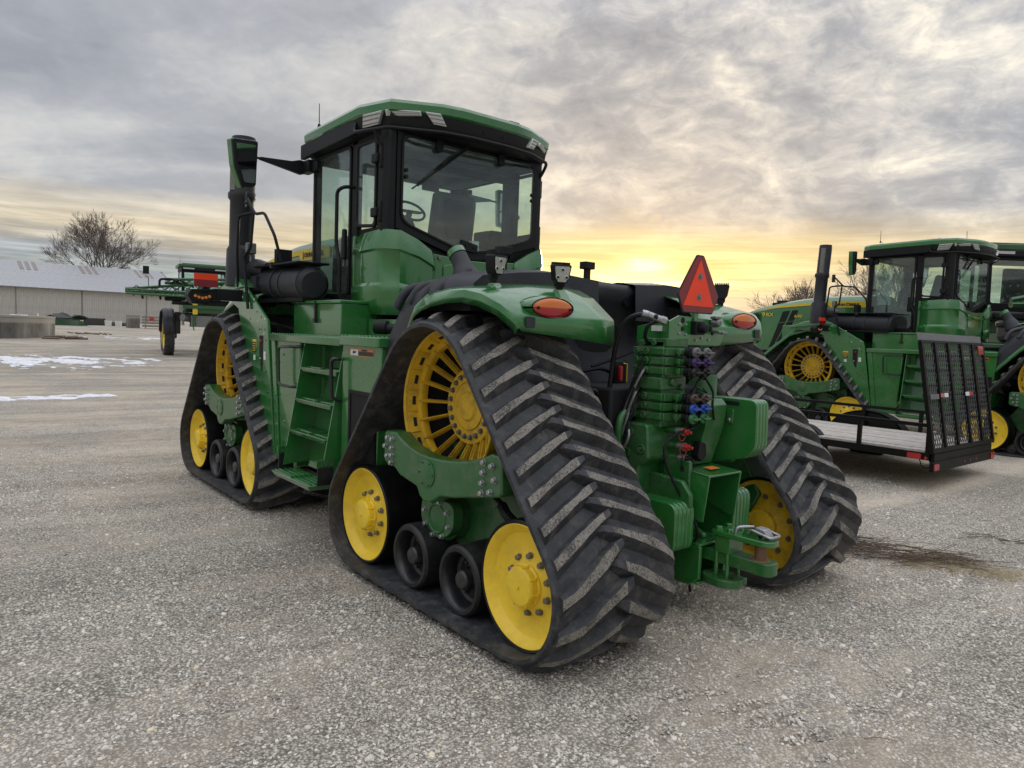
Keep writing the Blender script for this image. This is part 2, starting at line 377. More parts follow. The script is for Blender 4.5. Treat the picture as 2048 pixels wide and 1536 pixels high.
def frame_mtx(o, xd, yd):       # text frame: x along xd, y along yd
    x = Vector(xd).normalized(); y = Vector(yd); y = (y-x*y.dot(x)).normalized(); zz = x.cross(y)
    m = Matrix((x, y, zz)).transposed().to_4x4(); m.translation = Vector(o); return m
# ------------------------------------------------------------------ the ground
def smooth01(t): t = max(0., min(1., t)); return t*t*(3-2*t)
def ground_h(x, y, fine=True):
    h = -.052*smooth01((3.6-abs(y))/1.2)*smooth01((9.5-x)/2)*smooth01((x+5)/2) + .0155*(min(max(0, x-18), 76))
    h += .07*smooth01((-y-5.0)/3.0)*smooth01((14-x)/8)*(1 if y < -5 else 0)
    if fine:
        n = noise.noise(Vector((x*.35, y*.35, 0)))*.022+noise.noise(Vector((x*1.3, y*1.3, 4)))*.011
        h += n*max(.0, min(1, 1-(math.hypot(x+1, y)-6)/30))
        # wheel ruts scuffed into the gravel at the lower right
        if x < 0.8 and y < 3.4:
            for k, (a, b) in enumerate(((-.9, .28), (-1.35, .12))):
                q = (y-(.35*(x+3.2)+a+1.3)); h -= .012*math.exp(-(q/.13)**2)*smooth01((x+4.5)/1)*smooth01((-.6-x)/1.0)
            h += .016*noise.noise(Vector((x*2.6, y*2.6, 9)))+.008*noise.noise(Vector((x*7, y*7, 1)))
        # lug prints left behind the near belt
        if -4.2 < x < -1.25 and .6 < y < 1.75:
            w_ = smooth01((-1.3-x)/.35)*smooth01((x+4.2)/1.2)*smooth01((y-.65)/.15)*smooth01((1.7-y)/.1)
            h += w_*(.022*math.sin(2*PI*(x+abs(y-1.17)*.42)/.17)*(.5+noise.noise(Vector((x*2, y*2, 3))))-.012)
        # gravel pushed up round the back tracks
        for ty in (1.17, -1.17):
            dd = math.hypot((x+.98)/.30, (y-ty)/.62); h += .03*math.exp(-dd*dd)
    return h
def graded(lo, hi, c, s0, g):
    out = [c]; s = s0
    while out[-1] < hi: out.append(out[-1]+s); s *= g
    neg = []; s = s0; q = c
    while q > lo: q -= s; neg.append(q); s *= g
    return neg[::-1]+out
gx = graded(-700, 3500, -1.9, .034, 1.022); gy = graded(-2500, 2500, 1.2, .034, 1.022)
mb = MB(); mb.grid([[(x, y, ground_h(x, y)) for y in gy] for x in gx])
def ground_mat():
    m, t, out = new_mat('gravel_ground'); b = t.node('ShaderNodeBsdfPrincipled')
    P = t.node('ShaderNodeTexCoord').outputs['Object']
    def voro(sc, feat='F1', outn='Distance'):
        n = t.node('ShaderNodeTexVoronoi', feature=feat); n.inputs['Scale'].default_value = sc
        t.link(t.vmath('ADD', P, t.vmath('SCALE', t.noise(P, sc*.6, 2, .5, 0, 1), None) if False else (0,0,0)), n.inputs['Vector']); return n
    v1 = voro(66); v2 = voro(140); v3 = voro(19)
    cell = t.node('ShaderNodeSeparateColor'); t.link(v1.outputs['Color'], cell.inputs[0])
    cell2 = t.node('ShaderNodeSeparateColor'); t.link(v2.outputs['Color'], cell2.inputs[0])
    stone = t.ramp(cell.outputs[0], [(0., (.30,.29,.275)), (.3, (.50,.485,.46)), (.6, (.63,.615,.58)), (.85, (.75,.73,.69)), (1., (.88,.86,.81))])
    stone2 = t.ramp(cell2.outputs[1], [(0., (.36,.345,.31)), (.5, (.60,.575,.53)), (1., (.77,.74,.68))])
    edge1 = t.ramp(v1.outputs['Distance'], [(.25, 1.), (.62, .38)])
    c = t.mix(.5, stone, stone2)
    c = t.mix(1.0, c, t.mix(0.0, edge1, (1,1,1)), 'MULTIPLY')
    # packed brown fines between the stones, in patches and long drag streaks
    pn = t.noise(P, .55, 7, .62, .6); pn2 = t.noise(t.vmap(P, scale=(.9, .07, 1), rot=(0, 0, rad(39.5))), 1.0, 6, .62)
    pm = t.ramp(t.math('ADD', t.math('MULTIPLY', pn, .6), t.math('MULTIPLY', pn2, .4)), [(.47, 0.), (.61, 1.)])
    far = t.math('DIVIDE', t.vmath('DISTANCE', P, tuple(CAMLOC), out=1), 40)
    c = t.mix(t.math('MULTIPLY', pm, .75), c, t.mix(t.noise(P, 120, 4, .8), (.40,.355,.295), (.64,.575,.49)))
    big = t.noise(t.vmap(P, scale=(1.3, .10, 1), rot=(0, 0, rad(39.5))), .8, 7, .66, .3)
    c = t.mix(1.0, c, t.ramp(big, [(.36, (.78,.765,.74)), (.62, (1.17,1.16,1.14))]), 'MULTIPLY')
    n5 = t.noise(P, 7, 6, .7); c = t.mix(1.0, c, t.ramp(n5, [(.3, .86), (.7, 1.14)]), 'MULTIPLY')
    c = t.mix(1.0, c, (1.02, .975, .90), 'MULTIPLY'); t.link(c, b.inputs['Base Color']); b.inputs['Roughness'].default_value = .93; b.inputs['Specular IOR Level'].default_value = .25
    h = t.math('ADD', t.math('MULTIPLY', t.math('SUBTRACT', 1., v1.outputs['Distance']), .55), t.math('MULTIPLY', t.math('SUBTRACT', 1., v2.outputs['Distance']), .3))
    h = t.math('ADD', h, t.math('MULTIPLY', t.noise(P, 260, 3, .6), .15))
    bn = t.node('ShaderNodeBump'); bn.inputs['Strength'].default_value = .9; bn.inputs['Distance'].default_value = .012
    t.link(h, bn.inputs['Height']); t.link(bn.outputs[0], b.inputs['Normal'])
    t.link(b.outputs[0], out.inputs[0]); return m
MT['ground'] = ground_mat()
def stone_mat():
    m, t, out = new_mat('loose_stone'); b = t.node('ShaderNodeBsdfPrincipled')
    oi = t.node('ShaderNodeObjectInfo').outputs['Random']; P = t.node('ShaderNodeTexCoord').outputs['Object']
    c = t.ramp(oi, [(0., (.28,.275,.265)), (.2, (.44,.43,.41)), (.5, (.60,.585,.555)), (.8, (.72,.705,.67)), (.93, (.84,.83,.80)), (1., (.76,.67,.53))])
    c = t.mix(1.0, c, t.ramp(t.noise(P, 2.2, 3, .7), [(.3, .8), (.7, 1.18)]), 'MULTIPLY')
    c = t.mix(1.0, c, (1.02, .975, .90), 'MULTIPLY'); t.link(c, b.inputs['Base Color']); b.inputs['Roughness'].default_value = .88; b.inputs['Specular IOR Level'].default_value = .3
    t.link(b.outputs[0], out.inputs[0]); return m
MT['stone'] = stone_mat()
g = mb.make('ground', 'ground', kind='structure', angle=180)

# loose crushed stone lying on the yard near the viewer: one object, scattered by geometry nodes
def make_gravel():
    xs = []; rows = []; step = .2
    me = bpy.data.meshes.new('gravel'); vs = []; idx = {}; fs = []; dens = []
    def vid(i, j):
        if (i, j) not in idx:
            x, y = i*step, j*step; idx[(i, j)] = len(vs); vs.append((x, y, ground_h(x, y)-.001))
            dd = (Vector((x, y, 0))-Vector((CAMLOC.x, CAMLOC.y, 0))).length
            pt = noise.noise(Vector((x*.8, y*.8, 2)))+.6*noise.noise(Vector((x*.25, y*.25, 7)))
            dens.append(max(.12, min(1, .72+pt*1.5))*max(.0, min(1., (11.5-dd)/7.0))*(1 if dd < 2.5 else .9))
        return idx[(i, j)]
    f2 = Vector((fw.x, fw.y)).normalized(); r2 = Vector((f2.y, -f2.x))
    for i in range(-30, 60):
        for j in range(-60, 60):
            q = Vector((i*step, j*step))-Vector((CAMLOC.x, CAMLOC.y)); a = q.dot(f2); b = q.dot(r2)
            if 1.6 < a < 11 and abs(b) < a*.78+.9: fs.append((vid(i, j), vid(i+1, j), vid(i+1, j+1), vid(i, j+1)))
    me.from_pydata(vs, [], fs); at = me.attributes.new('dens', 'FLOAT', 'POINT'); at.data.foreach_set('value', dens)
    me.materials.append(MT['stone'])
    o = bpy.data.objects.new('gravel', me); COL.objects.link(o); o['kind'] = 'stuff'; o['label'] = 'loose grey crushed stone lying over the yard in front of the tracks'
    ng = bpy.data.node_groups.new('scatter_stones', 'GeometryNodeTree'); t = NT(ng)
    ng.interface.new_socket('Geometry', in_out='INPUT', socket_type='NodeSocketGeometry'); ng.interface.new_socket('Geometry', in_out='OUTPUT', socket_type='NodeSocketGeometry')
    gi = t.node('NodeGroupInput'); go = t.node('NodeGroupOutput')
    at = t.node('GeometryNodeInputNamedAttribute', data_type='FLOAT'); at.inputs['Name'].default_value = 'dens'
    joins = t.node('GeometryNodeJoinGeometry')
    for k, (den, s0, s1, sub) in enumerate(((1900, .0050, .0100, 1), (2100, .0030, .0052, 1), (70, .010, .018, 2))):
        dp = t.node('GeometryNodeDistributePointsOnFaces'); t.link(gi.outputs[0], dp.inputs['Mesh']); dp.inputs['Seed'].default_value = k+3
        t.link(t.math('MULTIPLY', at.outputs[0], den), dp.inputs['Density'])
        ic = t.node('GeometryNodeMeshIcoSphere'); ic.inputs['Radius'].default_value = 1; ic.inputs['Subdivisions'].default_value = sub
        sp = t.node('GeometryNodeSetPosition'); t.link(ic.outputs[0], sp.inputs[0])
        nz = t.node('ShaderNodeTexNoise'); nz.inputs['Scale'].default_value = 1.3+k; off = t.vmath('SUBTRACT', nz.outputs[1], (.5, .5, .5))
        t.link(t.vmath('MULTIPLY', off, (1.5, 1.5, 1.5)), sp.inputs['Offset'])
        sm = t.node('GeometryNodeSetMaterial'); sm.inputs['Material'].default_value = MT['stone']; t.link(sp.outputs[0], sm.inputs[0])
        sh = t.node('GeometryNodeSetShadeSmooth'); sh.inputs['Shade Smooth'].default_value = (sub == 2); t.link(sm.outputs[0], sh.inputs[0])
        ip = t.node('GeometryNodeInstanceOnPoints'); t.link(dp.outputs['Points'], ip.inputs['Points']); t.link(sh.outputs[0], ip.inputs['Instance'])
        rv = t.node('FunctionNodeRandomValue', data_type='FLOAT_VECTOR'); rv.inputs[0].default_value = (-.5, -.5, 0); rv.inputs[1].default_value = (.5, .5, 6.28); rv.inputs['Seed'].default_value = 11+k
        t.link(rv.outputs[0], ip.inputs['Rotation'])
        rs = t.node('FunctionNodeRandomValue', data_type='FLOAT_VECTOR'); rs.inputs[0].default_value = (s0, s0*.8, s0*.55); rs.inputs[1].default_value = (s1*1.3, s1, s1*.75); rs.inputs['Seed'].default_value = 31+k
        t.link(rs.outputs[0], ip.inputs['Scale']); t.link(ip.outputs[0], joins.inputs[0])
    t.link(joins.outputs[0], go.inputs[0])
    md = o.modifiers.new('scatter', 'NODES'); md.node_group = ng
make_gravel()
# ------------------------------------------------------------------ the tracked tractor
def belt_path(cx):
    """closed outline (inner face of the belt) round drive wheel and idlers; list of circles in order rear->front"""
    D = (cx, 1.265, .505); R_ = (cx-.895, .39, .36); F_ = (cx+.895, .39, .36)
    def tang(c1, c2, side):     # outer tangent points
        dx, dz = c2[0]-c1[0], c2[1]-c1[1]; L_ = math.hypot(dx, dz); a = math.atan2(dz, dx); b = math.acos((c1[2]-c2[2])/L_)
        th = a+side*b; return th
    t1 = tang(D, R_, -1); t2 = tang(F_, D, -1)      # normal angles
    pts = []
    def arc(c, a0, a1, n):
        for i in range(n+1):
            a = a0+(a1-a0)*i/n; pts.append((c[0]+c[2]*math.cos(a), c[1]+c[2]*math.sin(a), math.cos(a), math.sin(a)))
    # going: top -> rear slope -> bottom -> front slope (angles increasing counter-clockwise seen with x left)
    ar = t1 % (2*PI)                 # normal on the rear slope
    if not (PI/2 < ar < PI*1.2): ar = tang(D, R_, 1) % (2*PI)
    af = PI-ar
    arc(D, PI/2, ar, 12); arc(R_, ar, 1.5*PI, 12); arc(F_, 1.5*PI, 2*PI+af, 12); arc(D, af, PI/2, 12)
    # resample with arclength
    P = [pts[0]]
    for p in pts[1:]:
        if math.hypot(p[0]-P[-1][0], p[1]-P[-1][1]) > 1e-5: P.append(p)
    P.pop() if math.hypot(P[0][0]-P[-1][0], P[0][1]-P[-1][1]) < 1e-5 else None
    S = [0]
    for i in range(1, len(P)+1):
        a, b = P[i-1], P[i % len(P)]; S.append(S[-1]+math.hypot(a[0]-b[0], a[1]-b[1]))
    return P, S
def path_at(P, S, s):
    L_ = S[-1]; s = s % L_; lo, hi = 0, len(S)-1
    while hi-lo > 1:
        m = (lo+hi)//2
        if S[m] <= s: lo = m
        else: hi = m
    f = (s-S[lo])/max(1e-9, S[lo+1]-S[lo]); a, b = P[lo], P[(lo+1) % len(P)]
    nx, nz = a[2]*(1-f)+b[2]*f, a[3]*(1-f)+b[3]*f; l = math.hypot(nx, nz)
    return a[0]*(1-f)+b[0]*f, a[1]*(1-f)+b[1]*f, nx/l, nz/l
BT = .04
def track_unit(root, cx, sd, far=False):
    """one belt unit; sd=+1 left side, -1 right side"""
    P, S = belt_path(cx); L_ = S[-1]; YO, YI = 1.60, .68
    def mk(mb, *a, **k):
        return (mb if sd > 0 else mb.mirrored()).make(*a, **k)
    mb = MB(); n = 150; rows = []
    for i in range(n):
        x, z_, nx, nz = path_at(P, S, L_*i/n)
        o = lambda h: (x+nx*h, z_+nz*h)
        prof = [(YI, 0), (YI, BT*.6), (YI+.012, BT), (YO-.03, BT), (YO, BT*.55), (YO, 0), (YO-.02, -.004), (YO-.34, -.004), (YI+.34, -.004), (YI, 0)]
        rows.append([(o(h)[0], y, o(h)[1]) for y, h in prof])
    mb.grid(rows, close=True)
    gd = MB(); ng = 42
    for i in range(ng):        # guide lugs on the inside, down the middle
        x, z_, nx, nz = path_at(P, S, L_*i/ng); tx, tz = nz, -nx
        for yy in (1.14,):
            b = [(-.035, -.055), (.035, -.055), (.035, .055), (-.035, .055)]
            lo = [(x+tx*a, yy+y, z_+tz*a) for a, y in b]; hi_ = [(x+tx*a*.5-nx*.07, yy+y*.8, z_+tz*a*.5-nz*.07) for a, y in b]
            gd.hexa(lo+hi_)
    belt = mk(mb, 'rubber_track', ['rubber'], root, angle=40)
    if cx > 2 and sd < 0: belt['far'] = 1
    mk(gd, 'guide_lugs', 'rubber', belt, kind='stuff')
    N_ = 40; pitch = L_/N_; joined = MB()
    for row in (0, 1):
        for i in range(N_):
            s0 = pitch*(i+.5*row); lg = MB(); rows = []
            ya, yb = (1.09, 1.575) if row == 0 else (1.19, .695); K = 9
            for k in range(K):
                t = k/(K-1); y = ya+(yb-ya)*t; s = s0+.205*t**1.12
                wt = .0225+.003*math.sin(i*1.7+k)+.002*math.sin(i*5.1+k*2.3); wb = .054; h = .057+.003*math.sin(i*2.9+k*1.3)
                if k == 0: wt *= .75; wb *= .6
                if k == 1: wb *= .92
                if t > .80: h *= 1-.72*(t-.80)/.20
                # side slopes: leading face steeper than the trailing one
                q = [(-wb*.75, BT-.003), (-wt, BT+h), (wt, BT+h), (wb*1.15, BT-.003)]
                if k == 0: q = [(a, hh if hh < BT else BT+h*.9) for a, hh in q]
                r = []
                for a, hh in q:
                    x, z_, nx, nz = path_at(P, S, s+a); r.append((x+nx*hh, y, z_+nz*hh))
                rows.append(r)
            b = len(lg.v)
            for r in rows: lg.v.extend(r)
            for k in range(K-1):
                for j in range(3): lg.f.append((b+k*4+j, b+k*4+j+1, b+k*4+j+5, b+k*4+j+4)); lg.m.append(1 if j == 1 and 1 <= k < K-1 and True else 0)
            lg.f.append((b+3, b+2, b+1, b)); lg.m.append(0); e = b+(K-1)*4; lg.f.append((e, e+1, e+2, e+3)); lg.m.append(0)
            # sloped ramp at the inner end of the bar
            x, z_, nx, nz = path_at(P, S, s0-.012); yy = ya+(-.06 if row == 0 else .06)
            tip = (x+nx*(BT-.002), yy, z_+nz*(BT-.002)); ti = len(lg.v); lg.v.append(tip)
            for j in range(3): lg.f.append((ti, b+j+1, b+j)); lg.m.append(0)
            if row == 1:
                lg.f = [f[::-1] for f in lg.f]
            if far: joined.add(lg.v, lg.f, 0)
            else: mk(lg, 'tread_lug', ['rubber', 'lugtop'], belt, angle=28)
    if far: mk(joined, 'tread_lugs', ['rubber', 'lugtop'], belt, kind='stuff')
    # ---- drive wheel
    c = (cx, 0, 1.265); w = MB()
    w.lathe([(.50, 1.24), (.50, 1.39), (.505, 1.415), (.498, 1.425), (.485, 1.415), (.478, 1.38), (.47, 1.27)], c, seg=64)
    w.lathe([(.484, 1.405), (.457, 1.34), (.455, 1.29), (.475, 1.30)], c, seg=64)
    w.lathe([(.460, 1.325), (.457, 1.338), (.418, 1.334), (.412, 1.315), (.416, 1.28), (.455, 1.27)], c, seg=64)
    for k in range(20):                 # radial ribs on the cone
        a = 2*PI*(k+.5)/20; ca, sa = math.cos(a), math.sin(a)
        p = lambda r, y, dd: (cx+r*ca-dd*sa, y, 1.265+r*sa+dd*ca)
        w.hexa([p(.450, 1.32, -.006), p(.480, 1.38, -.006), p(.480, 1.38, .006), p(.450, 1.32, .006), p(.448, 1.352, -.003), p(.484, 1.415, -.003), p(.484, 1.415, .003), p(.448, 1.352, .003)])
        # oblong window in the cone, a dark recess with a raised lip is read as the slot
    for k in range(20):                 # spokes
        a = 2*PI*k/20; ca, sa = math.cos(a), math.sin(a)
        p = lambda r, y, dd: (cx+r*ca-dd*sa, y, 1.265+r*sa+dd*ca)
        w.hexa([p(.225, 1.165, -.012), p(.425, 1.285, -.015), p(.425, 1.285, .015), p(.225, 1.165, .012), p(.225, 1.205, -.007), p(.425, 1.328, -.011), p(.425, 1.328, .011), p(.225, 1.205, .007)])
        w.hexa([p(.225, 1.2, -.006), p(.435, 1.32, -.006), p(.435, 1.32, .006), p(.225, 1.2, .006), p(.225, 1.222, -.003), p(.43, 1.350, -.003), p(.43, 1.350, .003), p(.225, 1.222, .003)])
    wheel = mk(w, 'drive_wheel', 'yellow_dirty', root, bevel=.004, seg=1)
    h = MB(); h.lathe([(.245, 1.10), (.25, 1.19), (.25, 1.222), (.243, 1.230), (.163, 1.232), (.160, 1.224), (.155, 1.224), (.152, 1.236), (.10, 1.238), (.085, 1.250), (.0, 1.252)], c, seg=48)
    mk(h, 'wheel_hub', 'yellow_dirty', wheel)
    for k in range(20):
        a = 2*PI*(k+.5)/20; q = MB(); q.bolt((cx+.202*math.cos(a), 1.230, 1.265+.202*math.sin(a)), (0, 1, 0), .0155, .024)
        mk(q, 'wheel_bolt', 'boltdark', wheel, smooth=False)
    for k in range(20):
        a = 2*PI*k/20; q = MB(); ca, sa = math.cos(a), math.sin(a)
        pts = []
        for u, vv in rpoly([(.459, -.034), (.468, -.036), (.468, .036), (.459, .034)], .008, 3): pts.append((cx+u*ca-vv*sa, 1.265+u*sa+vv*ca, 1.34+(u-.457)/.027*.065))
        n0 = len(pts); q.add([(x, y+.0035, z_) for x, z_, y in pts], [tuple(range(n0))[::-1]])
        mk(q, 'rim_slot', 'deepblack', wheel, smooth=False)
    # inner half of the wheel, a black shell painting the shade behind the spokes
    q = MB(); q.lathe([(.50, .80), (.50, 1.245), (.471, 1.272), (.42, 1.12), (.22, 1.08), (.2, 1.16)], c, seg=40); mk(q, 'wheel_shade_shell', 'deepblack', wheel)
    # ---- idlers
    for ix in (cx-.895, cx+.895):
        ci = (ix, 0, .39); q = MB()
        q.lathe([(.0, 1.455), (.12, 1.452), (.165, 1.425), (.215, 1.42), (.285, 1.445), (.322, 1.492), (.333, 1.497), (.338, 1.492), (.338, 1.40)], ci, seg=56)
        idl = mk(q, 'idler_wheel', 'yellow', root)
        q = MB(); q.lathe([(.338, 1.495), (.348, 1.50), (.357, 1.49), (.36, 1.47), (.36, 1.21), (.34, 1.2), (.2, 1.2)], ci, seg=56)
        q.lathe([(.2, 1.14), (.34, 1.14), (.36, 1.12), (.36, .86), (.348, .842), (.338, .86), (.30, 1.0), (.0, 1.0)], ci, seg=40); q.lathe([(.2, 1.21), (.2, 1.13)], ci, seg=24)
        mk(q, 'rubber_tyre', 'rubber_black', idl)
        q = MB(); q.lathe([(.338, .90), (.338, .853), (.330, .846), (.285, .875), (.215, .90), (.165, .895), (.12, .868), (.118, .83), (.10, .822), (.0, .820)], ci, seg=48); inn = mk(q, 'inner_wheel_disc', 'yellow_dirty', idl)
        if cx < 2:
            for k in range(10):
                a = 2*PI*k/10+.3; q = MB(); q.bolt((ix+.21*math.cos(a), .902, .39+.21*math.sin(a)), (0, -1, 0), .0165, .028); mk(q, 'wheel_bolt', 'boltdark', idl, smooth=False)
        q = MB(); q.lathe([(.118, 1.43), (.118, 1.462), (.108, 1.470), (.108, 1.505), (.101, 1.516), (.086, 1.520), (.012, 1.520), (.012, 1.527), (0, 1.528)], ci, seg=36)
        for k in range(8):
            a = 2*PI*k/8+.2; q.cyl((ix+.109*math.cos(a), 1.468, .39+.109*math.sin(a)), (ix+.109*math.cos(a), 1.482, .39+.109*math.sin(a)), .011, .009, 8)
            q.cyl((ix+.104*math.cos(a), 1.47, .39+.104*math.sin(a)), (ix+.104*math.cos(a), 1.512, .39+.104*math.sin(a)), .012, .008, 6)
        mk(q, 'hub_cap', 'yellow', idl)
        for k in range(10):
            a = 2*PI*k/10+.3; q = MB(); q.bolt((ix+.156*math.cos(a), 1.430, .39+.156*math.sin(a)), (0, 1, 0), .0165, .028); mk(q, 'wheel_bolt', 'boltdark', idl, smooth=False)
    # ---- mid rollers
    for ix in (cx+.255, cx-.31):
        ci = (ix, 0, .245); q = MB()
        q.lathe([(.0, 1.42), (.06, 1.42), (.075, 1.40), (.13, 1.385), (.150, 1.395), (.160, 1.47), (.170, 1.485)], ci, seg=40, mi=1)
        q.lathe([(.170, 1.485), (.178, 1.497), (.200, 1.497), (.214, 1.48), (.216, 1.46), (.216, 1.22), (.2, 1.2), (.0, 1.2)], ci, seg=40)
        q.lathe([(.0, 1.13), (.2, 1.13), (.216, 1.11), (.216, .87), (.2, .85), (.0, .85)], ci, seg=32)
        r_ = mk(q, 'mid_roller', ['rubber_side', 'blackmetal'], root)
        q = MB(); q.lathe([(.062, 1.40), (.060, 1.465), (.050, 1.478), (.01, 1.482), (0, 1.484)], ci, seg=24)
        for k in range(5):
            a = 2*PI*k/5; q.bolt((ix+.098*math.cos(a), 1.395, .245+.098*math.sin(a)), (0, 1, 0), .012, .024)
        mk(q, 'hub_cap', 'blackgrey', r_)
    # ---- carrier beam over the rollers
    X = lambda v: cx-.14+v
    prof = [(.70, 1.055), (.565, 1.055), (.50, 1.02), (.40, .985), (.27, .960), (.14, .953), (0, .957), (-.141, .973), (-.27, .995), (-.40, 1.035), (-.483, 1.07), (-.55, 1.065), (-.582, 1.04), (-.592, .86), (-.565, .838), (-.12, .745), (.02, .728), (.08, .690), (.13, .665), (.20, .660), (.25, .685), (.29, .74), (.50, .775), (.57, .815), (.70, .835), (.72, .86), (.72, 1.03)]
    q = MB(); q.prism([(X(a), b) for a, b in prof], 'y', 1.40, 1.52)
    beam = mk(q, 'carrier_beam', 'green_rough', root, bevel=.012)
    cover = MB(); cover.lathe([(.088, 1.519), (.088, 1.527), (.082, 1.530), (0, 1.530)], (X(.165), 0, .845), seg=32); cv = mk(cover, 'access_cover', 'green_rough', beam)
    for k in range(6):
        a = 2*PI*k/6; q = MB(); q.cyl((X(.165)+.077*math.cos(a), 1.529, .845+.077*math.sin(a)), (X(.165)+.077*math.cos(a), 1.534, .845+.077*math.sin(a)), .006, .005, 6); mk(q, 'screw', 'deepblack', beam)
    for bx, bz in ((.655, 1.01), (.60, 1.005), (.685, .95), (.60, .945), (.655, .885), (.60, .895), (.605, .845), (-.43, 1.015), (-.505, 1.005), (-.425, .955), (-.42, .895), (-.53, .93), (-.415, .835), (-.495, .855)):
        q = MB(); q.bolt((X(bx), 1.520, bz), (0, 1, 0), .0165, .026); mk(q, 'beam_bolt', 'steel', beam, smooth=False)
    # ---- pivot flange and lower frame
    q = MB(); fl = rpoly([(X(.40), .66), (X(.42), .50), (X(.33), .40), (X(.13), .41), (X(.03), .50), (X(.04), .66)], .07, 5)
    q.prism(fl, 'y', 1.32, 1.40); q.lathe([(.105, 1.40), (.098, 1.41), (.088, 1.41), (.082, 1.395), (0, 1.392)], (X(.22), 0, .53), seg=28)
    fg = mk(q, 'pivot_flange', 'green_rough', root, bevel=.006)
    for k in range(8):
        a = 2*PI*k/8+.25; q = MB(); q.bolt((X(.22)+.143*math.cos(a), 1.40, .53+.118*math.sin(a)), (0, 1, 0), .015, .024); mk(q, 'flange_bolt', 'steel', fg, smooth=False)
    q = MB()
    q.prism([(X(.45), .72), (X(.40), .36), (X(.10), .33), (X(-.52), .42), (X(-.62), .60), (X(-.60), .86), (X(.1), .80)], 'y', 1.12, 1.24)
    q.cyl((X(.22), 1.0, .53), (X(.22), 1.34, .53), .16, .155, 24)
    q.prism([(X(.55), .98), (X(-.5), 1.0), (X(-.72), .62), (X(-.60), .36), (X(.62), .34), (X(.80), .62)], 'y', .86, 1.14)
    q.prism(rpoly([(X(-.20), .70), (X(-.46), .62), (X(-.44), .50), (X(-.22), .56)], .05, 4), 'y', 1.235, 1.262)
    mk(q, 'track_frame', 'green_rough', root, bevel=.012)
    q = MB(); q.tube(arc_pts([(X(-.40), 1.36, .74), (X(-.47), 1.38, .70), (X(-.54), 1.34, .64), (X(-.60), 1.2, .60)], .05), .032, 10)
    q.tube(arc_pts([(X(.50), 1.2, .84), (X(.30), 1.3, .80), (X(-.2), 1.3, .78), (X(-.42), 1.34, .72)], .05), .016, 8)
    mk(q, 'grease_hose', 'black', root)
    # final drive and belly behind the wheels, shade put in as near-black colour
    q = MB(); q.cyl((cx, .3, 1.265), (cx, 1.19, 1.265), .24, .2, 24); mk(q, 'axle_housing', 'deepblack', root)

def slab_bolts(name, pts, ax, root, r=.007, h=.006, mat='deepblack'):
    q = MB()
    for p in pts: q.cyl(p, Vector(p)+Vector(ax)*h, r, r*.8, 8)
    return q.make(name, mat, root, kind=None)

